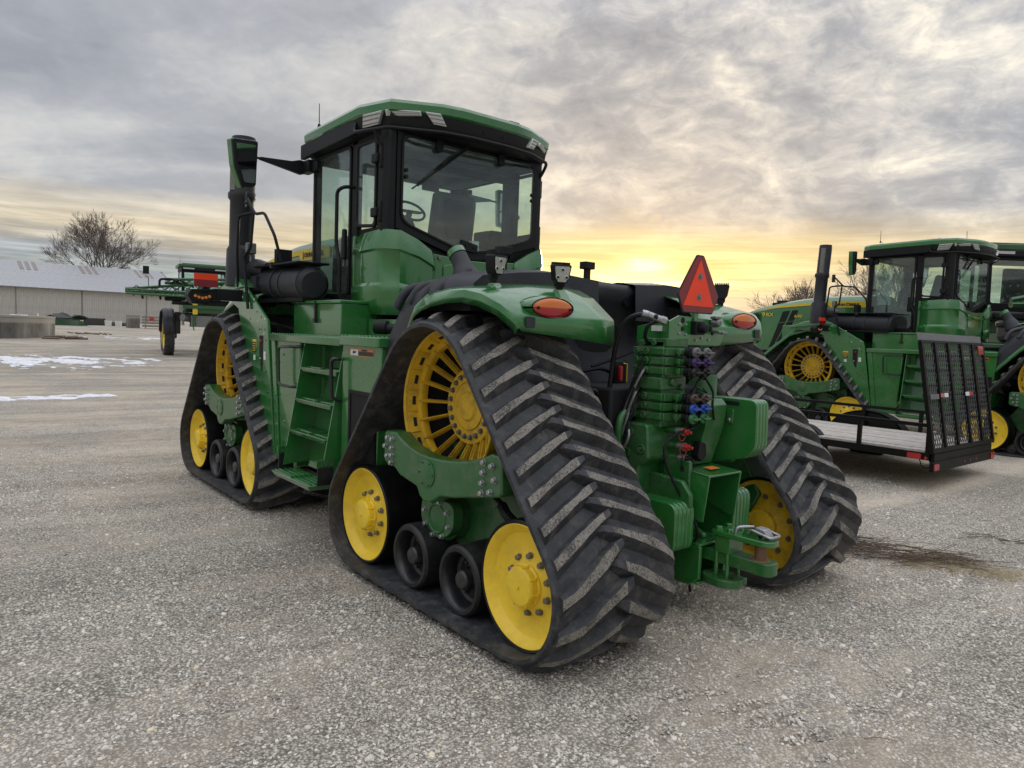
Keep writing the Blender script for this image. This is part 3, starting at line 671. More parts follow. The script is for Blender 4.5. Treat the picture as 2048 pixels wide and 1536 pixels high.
def make_tractor(name, label, cat, loc=(0, 0, 0), group=None):
    root = thing(name, label, cat, loc, 0, group)
    def both(mb, nm, mats, parent=root, **k):
        a = mb.make(nm, mats, parent, **k); b = mb.mirrored().make(nm, mats, parent, **k); return a, b
    track_unit(root, .14, 1); track_unit(root, 4.24, 1); track_unit(root, .14, -1); track_unit(root, 4.24, -1, far=True)
    # ================= frames
    q = MB(); q.box(-.45, 1.6, -.52, .52, .62, 1.42); q.box(1.5, 2.1, -.3, .3, .7, 1.2); q.box(2.0, 5.9, -.55, .55, .62, 1.75)
    q.box(.2, 3.6, -.72, .72, 1.3, 1.86); q.make('main_frame', 'deepblack', root, bevel=.02)  # near-black colour stands for the shade on the frame between the belts
    # ================= rear: fuel tank
    q = MB(); rows = []
    st = [(1.12, 1.36, 1.36), (1.06, 1.55, 1.38), (.97, 1.76, 1.385), (.84, 1.93, 1.38), (.66, 2.05, 1.375), (.45, 2.11, 1.37), (.2, 2.135, 1.36), (.02, 2.11, 1.34)]
    for X_, zt, yo in st:
        zi = min(zt+.06, 2.22); zb = min(zt-.17, 1.88 if X_ < .60 else 1.2+(1.1-X_)*1.30)
        rows.append([(X_-.02, yo+.005, zb), (X_, yo, zt-.16), (X_, yo-.03, zt-.055), (X_, yo-.10, zt), (X_, yo-.40, zi-.02), (X_, .72, zi), (X_, .60, zi+.005), (X_, .2, zi-.02)])
    rows = [[(a, b, 1.22 if i == 0 else c*.0+1.25) for (a, b, c) in rows[0]]] + rows if False else rows
    q.grid(rows)
    r0 = rows[0]; q.add([(p[0], p[1], p[2]) for p in r0]+[(r0[0][0], .2, r0[0][2])], [tuple(range(len(r0)+1))])
    rN = rows[-1]; q.add([(p[0], p[1], p[2]) for p in rN]+[(rN[0][0], .2, rN[0][2])], [tuple(range(len(rN)+1))[::-1]])
    a, b = both(q, 'fuel_tank', 'charcoal', angle=60)
    for s_, par in ((1, a), (-1, b)):           # moulded ribs across the tank top
        for k, xr in enumerate((.78, .60, .42, .26)):
            rr = MB(); zt = 2.115+.012*k
            rr.tube(arc_pts([(xr+.10, 1.36, zt-.16-.02*(3-k)), (xr+.06, 1.30, zt-.075), (xr, 1.10, zt-.03), (xr-.06, .75, zt+.015), (xr-.10, .45, zt+.0)], .12), [.034]*(3*5+2), 8)
            (rr if s_ > 0 else rr.mirrored()).make('tank_rib', 'charcoal', par, angle=80)
    # centre saddle of the tank with its bowl
    q = MB(); n = 30; rowsF = []
    def ztop(y): return 2.145+.030*(abs(math.sin((y+.9)*5.2))**.5)-.06*max(0, abs(y)-.45)
    for i in range(n+1):
        y = -.74+1.48*i/n; t = y/.62
        zbot = 1.36+.30*(abs(t)**2.2) if abs(t) < 1.3 else 1.9
        hump = .05*smooth01((math.sin((y+.9)*10.4+1.2)-.15)*2)
        col = [(.95, y, ztop(y)-.01), (.25+hump, y, ztop(y)), (.13-hump*.9, y, ztop(y)-.02), (.10-hump, y, ztop(y)-.07)]
        for k in range(1, 9):
            u = k/8; zz = ztop(y)-.07-(ztop(y)-.07-zbot)*u; bowl = .16*math.sin(min(1, u*1.05)*PI)*max(0, 1-abs(t)**2*.7)
            col.append((.10+bowl-hump*(1-u)**1.5-.09*u*u, y, zz))
        col.append((.7, y, zbot-.02)); rowsF.append(col)
    q.grid(rowsF); tk = q.make('tank_saddle', 'charcoal', root, angle=70)
    for y in (.27, -.20):
        q = MB(); q.cyl((.085, y, 2.02), (.14, y, 2.02), .034, .030, 20); q.make('tank_socket', 'deepblack', tk)
    q = MB(); q.tube([(.08, .12, 1.86), (.06, .12, 1.86)], .006, 6); q.cyl((.09, -.5, 2.02), (.07, -.5, 2.02), .007, .005, 6); q.make('tank_stud', 'steel', tk)
    # filler neck
    q = MB(); q.tube(arc_pts([(.98, .66, 2.10), (1.06, .66, 2.26), (1.12, .67, 2.35)], .05), [.125, .10, .085, .078, .074, .072, .07], 24)
    fk = q.make('filler_neck', 'charcoal', root, angle=50)
    q = MB(); dv = Vector((.07, .01, .09)).normalized(); p0 = Vector((1.12, .67, 2.35)); q.cyl(p0, p0+dv*.05, .076, .074, 24); q.cyl(p0+dv*.05, p0+dv*.062, .066, .05, 24); q.make('filler_cap', 'green', fk)
    # ================= fenders
    q = MB()
    stn = [(1.14, 1.20, .10, 1.24), (1.0, 1.36, .10, 1.24), (.66, 1.72, .10, 1.24), (.47, 1.85, .09, 1.20), (.30, 1.905, .08, 1.16)]
    rows = []
    for X_, zl, w_, yi in stn:
        yo_ = 1.40+.115*smooth01((.72-X_)/.4); rows.append([(X_-.02, yo_-.005, zl-.02), (X_, yo_, zl), (X_, yo_-.015, zl+.045), (X_, yo_-.045, zl+.07), (X_, yi, zl+.09), (X_, yi-.05, zl+.09)])
    q.grid(rows)
    both(q, 'fender_strip', 'green', solid=.008, angle=60)
    q = MB(); rows = []
    st = [(.31, 1.515, 1.895, 1.47, 1.965, 2.09, 1.00), (.18, 1.515, 1.925, 1.47, 1.995, 2.09, .72), (.02, 1.51, 1.948, 1.465, 2.01, 2.085, .55), (-.12, 1.49, 1.955, 1.45, 2.01, 2.05, .52), (-.23, 1.45, 1.935, 1.41, 1.985, 1.995, .50), (-.32, 1.38, 1.885, 1.34, 1.92, 1.915, .48), (-.375, 1.315, 1.82, 1.275, 1.865, 1.865, .465), (-.385, 1.30, 1.805, 1.262, 1.85, 1.852, .463), (-.392, 1.285, 1.775, 1.255, 1.765, 1.695, .455)]
    for X_, ya, za, yb, zb, zi, yi in st:
        r = [(X_+.03, ya-.01, za-.03), (X_, ya, za), (X_-.004, (ya+yb)/2+.008, (za+zb)/2+.012), (X_, yb, zb)]
        for k in range(1, 7):
            u = k/6; r.append((X_-.02*math.sin(u*PI)*(1 if X_ < -.3 else .2), yb+(yi-yb)*u, zb+(zi-zb)*u+(.02*math.sin(u*PI) if X_ > -.3 else 0)))
        rows.append(r)
    q.grid(rows); fL, fR = both(q, 'fender', 'green', solid=.01, angle=38)
    for fd, s_ in ((fL, 1), (fR, -1)):
        def mk(mb, *a, **k): return (mb if s_ > 0 else mb.mirrored()).make(*a, **k)
        # housing + oval lamp
        yc, zc, ry, rz = 1.02, 1.912, .160, .060
        def oval(k, x): return [(x, yc+ry*k*math.cos(a), zc+rz*k*math.sin(a)) for a in [2*PI*i/36 for i in range(36)]]
        q = MB(); q.grid([oval(.9, -.22), oval(1.30, -.30), oval(1.20, -.385), oval(1.08, -.402), oval(.98, -.398)][::1]); q.f = [f[::-1] for f in q.f]
        b_ = mk(q, 'lamp_housing', 'green', fd, angle=60)
        for half, mt in ((1, 'amber'), (-1, 'redlens')):
            q = MB(); rows = []
            for k in (0., .35, .7, .9, 1.0):
                rows.append([(-.402-.022*math.sqrt(max(0, 1-k*k)), yc+ry*1.0*k*math.cos(a), zc+rz*k*math.sin(a)*1.0) for a in [PI*i/18*half for i in range(19)]])
            q.grid(rows)
            if half < 0: q.f = [f[::-1] for f in q.f]
            mk(q, 'tail_light', mt, fd, angle=60)
        q = MB(); 
        q.grid([oval(1.0, -.400), oval(1.045, -.409), oval(1.09, -.400), oval(1.09, -.36)]); mk(q, 'lamp_bezel', 'black', fd)
        q = MB(); q.cyl((-.424, yc+.132, zc-.005), (-.41, yc+.132, zc-.005), .009, seg=10); q.cyl((-.424, yc-.132, zc-.005), (-.41, yc-.132, zc-.005), .009, seg=10); mk(q, 'lamp_screw', 'deepblack', fd)
        # square blanking plate
        q = MB(); q.prism(rpoly([(1.235, 1.785), (1.235, 1.855), (1.165, 1.85), (1.165, 1.785)], .012, 3), 'x', -.412, -.398); mk(q, 'blanking_plate', 'charcoal', fd, bevel=.003)
        # under side of the fender, black
        q = MB(); q.prism([(.62, 1.99), (.15, 2.03), (-.2, 1.97), (-.34, 1.84), (-.36, 1.74), (-.30, 1.74), (-.15, 1.90), (.5, 1.93)], 'y', .60, 1.24); mk(q, 'fender_liner', 'deepblack', fd)
    # work lights on fenders
    def work_light(p, yaw, s=1.0, tilt=-.08, green_base=True):
        e = Matrix.Translation(Vector(p)) @ Matrix.Rotation(yaw, 4, 'Z') @ Matrix.Rotation(tilt, 4, 'Y')
        def tr(mb): mb.v = [tuple(e @ (Vector(v)*s)) for v in mb.v]; return mb
        face = [(-.058, .048), (-.045, -.03), (-.028, -.055), (.028, -.055), (.045, -.03), (.058, .048), (.052, .056), (-.052, .056)]
        face = [(y*1.0, z_*1.0) for y, z_ in face]
        q = MB(); q.prism(face, 'x', -.030, .035); body = tr(q).make('work_light', 'black', root, bevel=.003)
        q = MB(); q.prism([(y*.82, z_*.82) for y, z_ in face], 'x', -.034, -.031); tr(q).make('lamp_lens', 'reflector', body)
        for (yy, zz) in ((0, .026), (-.027, -.018), (.027, -.018)):
            q = MB(); q.lathe([(.0, -.036), (.008, -.038), (.013, -.036), (.014, -.034)], (0, yy, zz), 'x', 16, mis=[1, 0, 0]); tr(q).make('led_optic', ['reflector', 'deepblack'], body)
        q = MB()
        for k in range(8): q.box(-.018, .04, -.05+k*.0135, -.045+k*.0135, .054, .070)
        tr(q).make('cooling_fins', 'black', body)
        q = MB(); q.box(.0, .022, -.03, .03, -.075, -.05); q.box(.0, .02, -.018, .018, -.125, -.07); q.box(-.004, .03, -.024, .024, -.085, -.078); tr(q).make('lamp_bracket', 'black', body)
        return body
    work_light((-.10, 1.235, 2.165), .18, 1.08); work_light((-.22, .80, 2.14), -.42, 1.08); work_light((-.12, -1.10, 2.15), 2.3, 1.05); 
    for (x_, y_, z_) in ((-.10, 1.235, 2.0), (-.22, .80, 1.985), (-.12, -1.10, 1.985)):
        q = MB(); q.hexa([(x_-.07, y_+.045, z_-.02), (x_-.07, y_-.045, z_-.02), (x_+.07, y_-.045, z_+.0), (x_+.07, y_+.045, z_+.0), (x_-.015, y_+.028, z_+.055), (x_-.015, y_-.028, z_+.055), (x_+.03, y_-.028, z_+.055), (x_+.03, y_+.028, z_+.055)]); q.make('lamp_pedestal', 'green', root, bevel=.003)
    # little mast heads behind the cab
    for (x_, y_, z_) in ((.3, .86, 2.30), (.30, .04, 2.27)):
        q = MB(); q.box(x_-.018, x_+.018, y_-.022, y_+.022, z_-.15, z_); q.box(x_-.035, x_+.035, y_-.05, y_+.05, z_-.01, z_+.045); q.make('camera_post', 'black', root, bevel=.004)
    q = MB(); q.cyl((.62, .62, 2.22), (.62, .62, 2.28), .036, .034, 16); q.box(.59, .65, .615, .625, 2.275, 2.29); q.make('blue_filler_cap', 'blue', root, bevel=.002)
    q = MB(); q.tube(arc_pts([(1.05, .74, 2.12), (.80, .70, 2.20), (.80, -.30, 2.20), (.9, -.42, 2.10)], .08), .014, 8); q.make('service_rail', 'green', root)
    q = MB(); q.cyl((.45, 1.04, 2.16), (.45, 1.04, 2.185), .03, .02, 12); q.cyl((.20, .98, 2.15), (.20, .98, 2.17), .035, .02, 12); q.make('tank_plug', 'charcoal', root)
    return root, both
def add_cab(root, both):
    plan_b = [(1.92, -.80), (1.92, .80), (2.02, .89), (3.36, .89), (3.42, .80), (3.42, -.80), (3.36, -.89), (2.02, -.89)]
    # ---- floor, ceiling
    q = MB(); q.prism(plan_b, 'z', 1.88, 1.96); q.make('cab_floor', 'black', root, bevel=.01)
    q = MB(); q.prism(plan_b, 'z', 3.43, 3.52); q.make('headliner', 'headliner', root)
    # ---- pillars and posts
    zt = 3.47
    def post(poly, z0, z1, nm='cab_pillar'):
        q = MB(); q.prism(poly, 'z', z0, z1); return both(q, nm, 'black', bevel=.012)
    post([(2.04, .905), (1.955, .905), (1.905, .865), (1.895, .80), (1.95, .80), (1.99, .84), (2.04, .86)], 2.38, zt)
    post([(2.41, .905), (2.52, .905), (2.52, .85), (2.41, .85)], 1.92, zt)
    post([(3.30, .905), (3.375, .905), (3.43, .85), (3.43, .79), (3.37, .82), (3.30, .84)], 1.90, zt)
    # front cross rails
    q = MB(); q.box(3.36, 3.43, -.8, .8, 1.92, 2.05); q.box(3.36, 3.43, -.8, .8, 3.38, 3.47); q.make('front_rail', 'black', root, bevel=.01)
    # ---- rear wall ring and window
    outer = [(-.80, 3.47), (.80, 3.47), (.80, 2.62), (.10, 2.42), (-.10, 2.42), (-.80, 2.62)]
    inner = [(-.755, 3.42), (.755, 3.42), (.755, 2.685), (.12, 2.50), (-.12, 2.50), (-.755, 2.685)]
    ro = rpoly(outer, .0001, 5); ri = rpoly(inner, [.09, .09, .10, .10, .10, .10], 5)
    q = MB(); q.ring(ro, ri, 'x', 1.885, 1.925); q.make('rear_window_frame', 'black', root, bevel=.004)
    seal_o = ri; seal_i = [(y*.985, (z_-2.96)*.98+2.96) for y, z_ in ri]
    q = MB(); q.ring([(y*1.012, (z_-2.96)*1.016+2.96) for y, z_ in ri], seal_i, 'x', 1.872, 1.886); q.make('window_seal', 'rubber_black', root)
    q = MB(); q.prism([(y*.99, (z_-2.96)*.985+2.96) for y, z_ in ri], 'x', 1.878, 1.884); rw = q.make('rear_window', 'glass', root, smooth=False)
    for y in (.72, -.72):
        for z_ in (3.07, 3.125):
            q = MB(); q.cyl((1.884, y, z_), (1.862, y, z_), .018, .016, 14); q.make('glass_knob', 'black', rw)
    for y in (.40, -.30):
        q = MB(); q.prism(rpoly([(y-.035, 3.46), (y-.035, 3.33), (y+.035, 3.33), (y+.035, 3.46)], .03, 4), 'x', 1.835, 1.87); q.make('window_hinge', 'black', rw, bevel=.006)
    q = MB(); q.prism(rpoly([(-.06, 2.49), (-.07, 2.56), (.12, 2.60), (.12, 2.50)], .015, 3), 'x', 1.86, 1.876); q.cyl((1.862, -.02, 2.535), (1.852, -.02, 2.535), .012, seg=10); q.cyl((1.862, .07, 2.55), (1.852, .07, 2.55), .012, seg=10); q.make('window_latch', 'black', rw, bevel=.004)
    q = MB(); q.tube([(1.80, .02, 3.47), (1.825, .16, 3.40), (1.84, .62, 3.00)], .006, 6); q.tube([(1.83, .10, 3.42), (1.845, .40, 3.18)], .011, 6); q.tube([(1.862, .20, 3.33), (1.872, .66, 2.975)], .007, 5)
    q.cyl((1.86, .02, 3.47), (1.80, .02, 3.47), .018, seg=10); q.make('rear_wiper', 'black', rw)
    # dark sun band at the top of the rear window
    q = MB(); q.box(2.10, 2.13, -.74, .74, 3.24, 3.30); q.box(2.1, 2.15, -.74, -.68, 2.62, 3.4); q.make('blind_rail', 'deepblack', root)
    q = MB(); q.box(1.96, 2.45, .855, .885, 2.36, 2.64); q.prism([(.62, 2.72), (.88, 2.78), (.88, 2.40), (.45, 2.40)], 'x', 1.91, 1.95); both(q, 'window_plinth', 'black', bevel=.004)
    q = MB(); q.prism([(.88, 2.70), (.80, 2.655), (.12, 2.465), (-.12, 2.465), (-.80, 2.655), (-.88, 2.70), (-.88, 2.2), (.88, 2.2)], 'x', 1.93, 1.955); q.make('cab_rear_wall', 'black', root)
    # ---- left door and rear side window, both sides
    def side_glass(x0, x1, z0, z1, nm, r=.05, slope=0):
        o_ = rpoly([(x0, z0), (x1, z0-slope), (x1, z1), (x0, z1)], r, 4); cx, cz = (x0+x1)/2, (z0+z1)/2
        i_ = [(cx+(x-cx)*(1-.05/(x1-x0)*1.2), cz+(z_-cz)*(1-.05/(z1-z0)*1.2)) for x, z_ in o_]
        q = MB(); q.ring(o_, i_, 'y', .888, .918); a, b = both(q, nm+'_frame', 'black', bevel=.005)
        q = MB(); q.prism([(cx+(x-cx)*.985, cz+(z_-cz)*.985) for x, z_ in o_], 'y', .901, .906); both(q, nm+'_glass', 'glass', smooth=False)
        return a, b
    side_glass(2.525, 3.33, 2.04, 3.42, 'door', .07); side_glass(2.045, 2.43, 2.63, 3.40, 'quarter_window', .05, slope=-.03)
    q = MB(); q.box(2.42, 3.37, .87, .915, 1.90, 2.05); q.box(2.0, 3.37, .86, .905, 3.405, 3.48); both(q, 'door_sill', 'black', bevel=.006)
    # hinges on the C pillar and A pillar
    for z_ in (3.22, 2.76):
        q = MB(); q.box(1.955, 1.995, .895, .925, z_-.09, z_+.09); q.box(1.99, 2.09, .91, .945, z_-.045, z_+.035); both(q, 'window_hinge', 'black', bevel=.010)
    for z_ in (3.335, 2.22):
        q = MB(); q.box(3.20, 3.37, .91, .955, z_-.05, z_+.05); both(q, 'door_hinge', 'black', bevel=.016)
    # door grab rail
    q = MB(); q.tube(arc_pts([(2.44, .92, 3.02), (2.43, 1.03, 3.01), (2.52, 1.05, 2.98), (2.52, 1.05, 2.50), (2.44, 1.05, 2.33), (2.44, 1.05, 2.02), (2.42, .92, 1.96)], .06), .017, 10); both(q, 'grab_rail', 'black')
    q = MB(); q.prism(rpoly([(2.56, 2.38), (2.63, 2.38), (2.62, 2.66), (2.57, 2.66)], .03, 4), 'y', .915, .95); both(q, 'door_handle', 'black', bevel=.008)
    # ---- roof
    pl = [(3.50, -.92), (3.50, .92), (3.36, 1.01), (2.22, 1.01), (1.86, .90), (1.66, .50), (1.62, .30), (1.62, -.30), (1.66, -.50), (1.86, -.90), (2.22, -1.01), (3.36, -1.01)]
    sc = lambda k, dx=0: [((x-2.6)*k+2.6+dx, y*k) for x, y in pl]
    q = MB(); rows = []
    for k, z_ in ((.985, 3.585), (1.0, 3.60), (1.003, 3.66), (.985, 3.69), (.93, 3.706), (.80, 3.718)):
        rows.append([(x, y, z_ - (.03 if x > 3.2 else 0)) for x, y in sc(k)]+[(sc(k)[0][0], sc(k)[0][1], z_-.03)])
    q.grid(rows); q.f = [f[::-1] for f in q.f]; nn = len(pl); q.add([(x, y, 3.718-(.03 if x > 3.2 else 0)) for x, y in sc(.80)], [tuple(range(nn))[::-1]]); q.f[-1] = q.f[-1][::-1]
    rf = q.make('roof_cap', 'green', root, angle=25)
    q = MB(); q.prism(rpoly([(3.25, -.42), (3.25, .42), (2.0, .50), (1.86, .30), (1.86, -.30), (2.0, -.50)], .06, 4), 'z', 3.712, 3.748); q.make('roof_hatch', 'green', root, bevel=.015)
    q = MB(); rows = []
    for k, z_ in ((.90, 3.44), (.955, 3.455), (.975, 3.50), (.985, 3.588)):
        rows.append([(x, y, z_ - (.03 if x > 3.2 else 0)) for x, y in sc(k)]+[(sc(k)[0][0], sc(k)[0][1], z_-.03)])
    q.grid(rows); q.f = [f[::-1] for f in q.f]; q.add([(x, y, 3.44-(.03 if x > 3.2 else 0)) for x, y in sc(.90)], [tuple(range(nn))]); q.make('roof_fascia', 'black', root, angle=25)
    q = MB(); q.prism([(2.30, 3.455), (3.48, 3.42), (3.48, 3.56), (2.40, 3.60), (2.28, 3.55)], 'y', .95, 1.0); both(q, 'roof_side_trim', 'black', bevel=.008)
    # lamps set in the roof corners
    def quad_lamp(a, b, c_, d_, nm='roof_lamp', out=.012):
        a, b, c_, d_ = map(Vector, (a, b, c_, d_)); n_ = (b-a).cross(d_-a).normalized()
        if n_.x > 0 and abs(n_.x) > .1: n_ = -n_
        elif abs(n_.x) <= .1 and n_.y < 0: n_ = -n_
        q = MB(); q.hexa([p-n_*.03 for p in (a, b, c_, d_)]+[p+n_*out for p in (a, b, c_, d_)]); l_, r_ = both(q, nm, 'lens', bevel=.005)
        # louvre bars inside each lamp
        for par, s_ in ((l_, 1), (r_, -1)):
            q = MB()
            for t in (.12, .46, .80):
                p = [a.lerp(d_, t), b.lerp(c_, t), b.lerp(c_, t+.09), a.lerp(d_, t+.09)]; sh = [x.lerp((a+b+c_+d_)/4, .07) for x in p]
                q.hexa([x+n_*(out-.004) for x in sh]+[x+n_*(out+.003) for x in sh])
            (q if s_ > 0 else q.mirrored()).make('lamp_louvre', 'boltdark', par)
    quad_lamp((2.13, 1.005, 3.585), (1.93, .935, 3.595), (1.99, .93, 3.49), (2.17, .985, 3.48))
    quad_lamp((1.905, .920, 3.60), (1.735, .675, 3.605), (1.74, .66, 3.565), (1.915, .905, 3.55))
    quad_lamp((1.722, .64, 3.605), (1.665, .52, 3.60), (1.655, .46, 3.50), (1.705, .56, 3.51))
    q = MB()
    for y in (.07, -.15): q.cyl((1.642, y, 3.53), (1.630, y, 3.53), .008, seg=8)
    q.make('fascia_screw', 'deepblack', root)
    # rail under the rear of the roof
    q = MB(); q.tube(arc_pts([(2.30, .99, 3.55), (2.27, 1.02, 3.46), (2.15, 1.03, 3.44), (1.84, .93, 3.44), (1.63, .50, 3.44), (1.60, .2, 3.445), (1.60, -.2, 3.445), (1.63, -.50, 3.44), (1.76, -.80, 3.43), (1.86, -.86, 3.40), (1.90, -.84, 3.32), (1.96, -.80, 3.30)], .05), .016, 10)
    q.tube([(1.60, .2, 3.445), (1.66, .2, 3.46)], .012, 6); q.tube([(1.60, -.2, 3.445), (1.66, -.2, 3.46)], .012, 6); q.tube(arc_pts([(1.98, .98, 3.44), (1.98, .93, 3.34), (1.97, .91, 3.30)], .04), .014, 8)
    q.make('roof_rail', 'black', root)
    q = MB(); q.cyl((3.2, .93, 3.70), (3.2, .93, 3.73), .018, .014, 10); q.cyl((3.2, .93, 3.73), (3.205, .93, 3.93), .005, .0035, 6); q.make('antenna', 'black', root)
    q = MB(); q.cyl((2.3, .55, 3.71), (2.3, .55, 3.76), .03, .028, 14); q.box(1.80, 1.90, -.44, -.36, 3.70, 3.735); q.box(1.79, 1.91, -.46, -.34, 3.735, 3.755); q.make('roof_beacon_base', 'greycap', root, bevel=.003)
    q = MB(); q.lathe([(.13, 0), (.12, .05), (.07, .085), (0, .095)], (3.25, 0, 3.72), 'z', 24); q.make('satellite_receiver', 'black', root)
    # ---- green cowl under the rear windows, wrapping the cab corner
    q = MB(); rows = []
    def ring_pts(z_, k, top=False):
        pts = [(2.41, .905+k), (2.20, .925+k), (2.00, .92+k), (1.89, .885+k*.8), (1.80-k*.5, .80+k*.3), (1.775-k, .64), (1.775-k, .50), (1.80-k*.6, .452)]
        return [(x, y, z_(i) if callable(z_) else z_) for i, (x, y) in enumerate(pts)]
    top = [2.575, 2.59, 2.60, 2.60, 2.592, 2.53, 2.45, 2.41]
    for f_, k in ((0, -.05), (.0, -.012), (.10, .012), (.22, .030), (.245, .012), (.62, .012), (.66, .034), (.72, .036), (.86, .018), (1.0, .0)):
        rows.append(ring_pts(lambda i: top[i]+(.0 if f_ or k > -.02 else .0)-(top[i]-1.87)*f_, k))
    q.grid(rows); b1, b2 = both(q, 'cab_cowl', 'green', solid=.012, angle=30)
    q = MB(); q.box(2.40, 2.44, .86, .93, 1.88, 2.58); both(q, 'cowl_edge', 'green', bevel=.01)
    # centre panel below the rear window
    q = MB(); q.prism([(-.46, 2.43), (-.46, 1.93), (.46, 1.93), (.46, 2.43), (.12, 2.405), (-.12, 2.405)], 'x', 1.80, 1.84)
    q.prism(rpoly([(.22, 2.36), (.22, 2.12), (.36, 2.12), (.36, 2.34)], .03, 3), 'x', 1.785, 1.80); q.box(1.77, 1.80, -.40, .12, 2.28, 2.32)
    cp = q.make('cab_rear_panel', 'green', root, bevel=.008)
    q = MB(); q.cyl((1.80, .40, 2.40), (1.785, .40, 2.40), .02, seg=12); q.cyl((1.80, -.2, 2.36), (1.785, -.2, 2.36), .018, seg=12); q.make('panel_bolt', 'boltdark', cp)
    q = MB(); q.cyl((2.30, .955, 2.505), (2.30, .965, 2.505), .010, seg=10); both(q, 'cowl_bolt', 'deepblack')
    # below the cab: mounts, pipes
    q = MB(); q.box(2.0, 3.4, .55, .86, 1.80, 1.90)
    for x in (2.15, 2.5, 2.8, 3.1): q.cyl((x, .86, 1.84), (x, .90, 1.84), .022, seg=10); q.cyl((x+.1, .87, 1.82), (x+.1, .885, 1.82), .014, seg=8)
    q.cyl((2.9, .8, 1.86), (2.9, .8, 1.76), .06, .045, 14); q.tube(arc_pts([(3.1, .9, 1.88), (2.95, .98, 1.79), (2.7, .95, 1.82), (2.4, .92, 1.86)], .08), .012, 6)
    both(q, 'cab_mount', 'deepblack')
    # ---- inside
    q = MB(); q.prism(rpoly([(2.62, 2.62), (2.52, 3.12), (2.44, 3.14), (2.40, 3.06), (2.46, 2.60)], .05, 4), 'y', -.44, .04); 
    q.prism(rpoly([(2.50, 2.40), (3.0, 2.44), (3.02, 2.56), (2.5, 2.56)], .05, 4), 'y', -.44, .04)
    st = q.make('driver_seat', 'seat', root, bevel=.045, seg=3)
    q = MB(); q.prism(rpoly([(-.36, 2.68), (-.38, 3.06), (-.02, 3.06), (-.05, 2.68)], .05, 4), 'x', 2.375, 2.40); q.make('seat_back_panel', 'black', st, bevel=.01)
    q = MB(); q.box(2.4, 2.9, -.62, -.50, 2.45, 2.66); q.box(2.35, 2.6, -.66, -.54, 2.5, 2.80); q.make('armrest', 'black', st, bevel=.02)
    q = MB(); q.prism(rpoly([(2.1, 2.0), (2.45, 2.0), (2.45, 2.62), (2.1, 2.52)], .04, 4), 'y', .30, .80); q.box(2.0, 2.3, -.75, .75, 1.96, 2.48); q.box(2.35, 2.6, -.3, -.1, 2.0, 2.42); q.make('training_seat', 'seat', root, bevel=.02)
    q = MB(); pts = [(3.02+.16*math.cos(a)*.55, -.02+.17*math.sin(a), 3.0+.16*math.cos(a)*.65) for a in [2*PI*i/24 for i in range(25)]]
    q.tube(pts, .014, 8, caps=False); q.tube([(3.02, -.02, 3.0), (3.14, -.02, 2.82), (3.22, -.02, 2.2)], [.03, .045, .06], 10); q.box(2.97, 3.07, -.15, .11, 2.985, 3.0); q.make('steering_wheel', 'black', root)
    q = MB(); q.box(3.05, 3.35, -.5, .5, 2.0, 2.50); q.box(2.9, 3.2, -.84, -.62, 2.2, 2.6); q.make('dashboard', 'black', root, bevel=.03)
    q = MB(); q.box(2.9, 2.94, -.30, -.10, 3.22, 3.34); q.box(2.3, 2.36, -.70, -.56, 2.58, 2.80); q.make('display_screen', 'black', root, bevel=.01)
    q = MB(); q.box(2.0, 2.05, -.18, -.10, 2.50, 2.62); q.make('document', 'white', root)
    q = MB(); q.add([(2.05+.1*math.sin(i*1.7), -.16-.05*i+.0, 2.52+.05*abs(math.sin(i*2.1))) for i in range(5)]+[(2.2, -.2-.05*i, 2.49) for i in range(5)], [(i, i+1, i+6, i+5) for i in range(4)]); q.make('plastic_bag', 'white', root)
    q = MB(); q.box(2.0, 3.3, -.78, -.60, 3.36, 3.43); q.box(2.0, 3.3, .60, .78, 3.36, 3.43); q.box(2.3, 2.75, -.5, .3, 3.36, 3.42); q.make('roof_lining_pod', 'headliner', root, bevel=.02)
    for (x, z0, z1) in ((3.35, 2.05, 3.4),):
        for y in (.30, -.55): pass
    q = MB(); q.box(3.40, 3.435, -.79, .79, 2.06, 3.38); 
    q = MB(); q.prism([(-.79, 2.06), (-.79, 3.38), (.79, 3.38), (.79, 2.06)], 'x', 3.405, 3.411); q.make('windscreen', 'glass', root, smooth=False)
    # ---- mirrors
    q = MB(); q.prism(rpoly([(.915, 3.30), (.93, 3.40), (1.02, 3.41), (1.10, 3.385), (1.42, 3.37), (1.42, 3.35), (1.10, 3.29), (1.0, 3.27)], .012, 2), 'x', 3.44, 3.50); q.box(3.30, 3.48, .91, .99, 3.28, 3.40); q.cyl((3.47, 1.40, 3.36), (3.48, 1.52, 3.36), .012, seg=8); both(q, 'mirror_arm', 'black', bevel=.008)
    fa = [(1.47, 3.50), (1.75, 3.47), (1.72, 3.22), (1.64, 3.03), (1.49, 3.06)]
    MR = Matrix.Translation((3.42, 1.47, 0)) @ Matrix.Rotation(rad(14), 4, 'Z') @ Matrix.Translation((-3.42, -1.47, 0))
    def turn(mb): mb.v = [tuple(MR @ Vector(v)) for v in mb.v]; return mb
    q = MB(); q.prism(rpoly(fa, .025, 3), 'x', 3.40, 3.47); turn(q); ml, mr = both(q, 'mirror_head', 'green', bevel=.012)
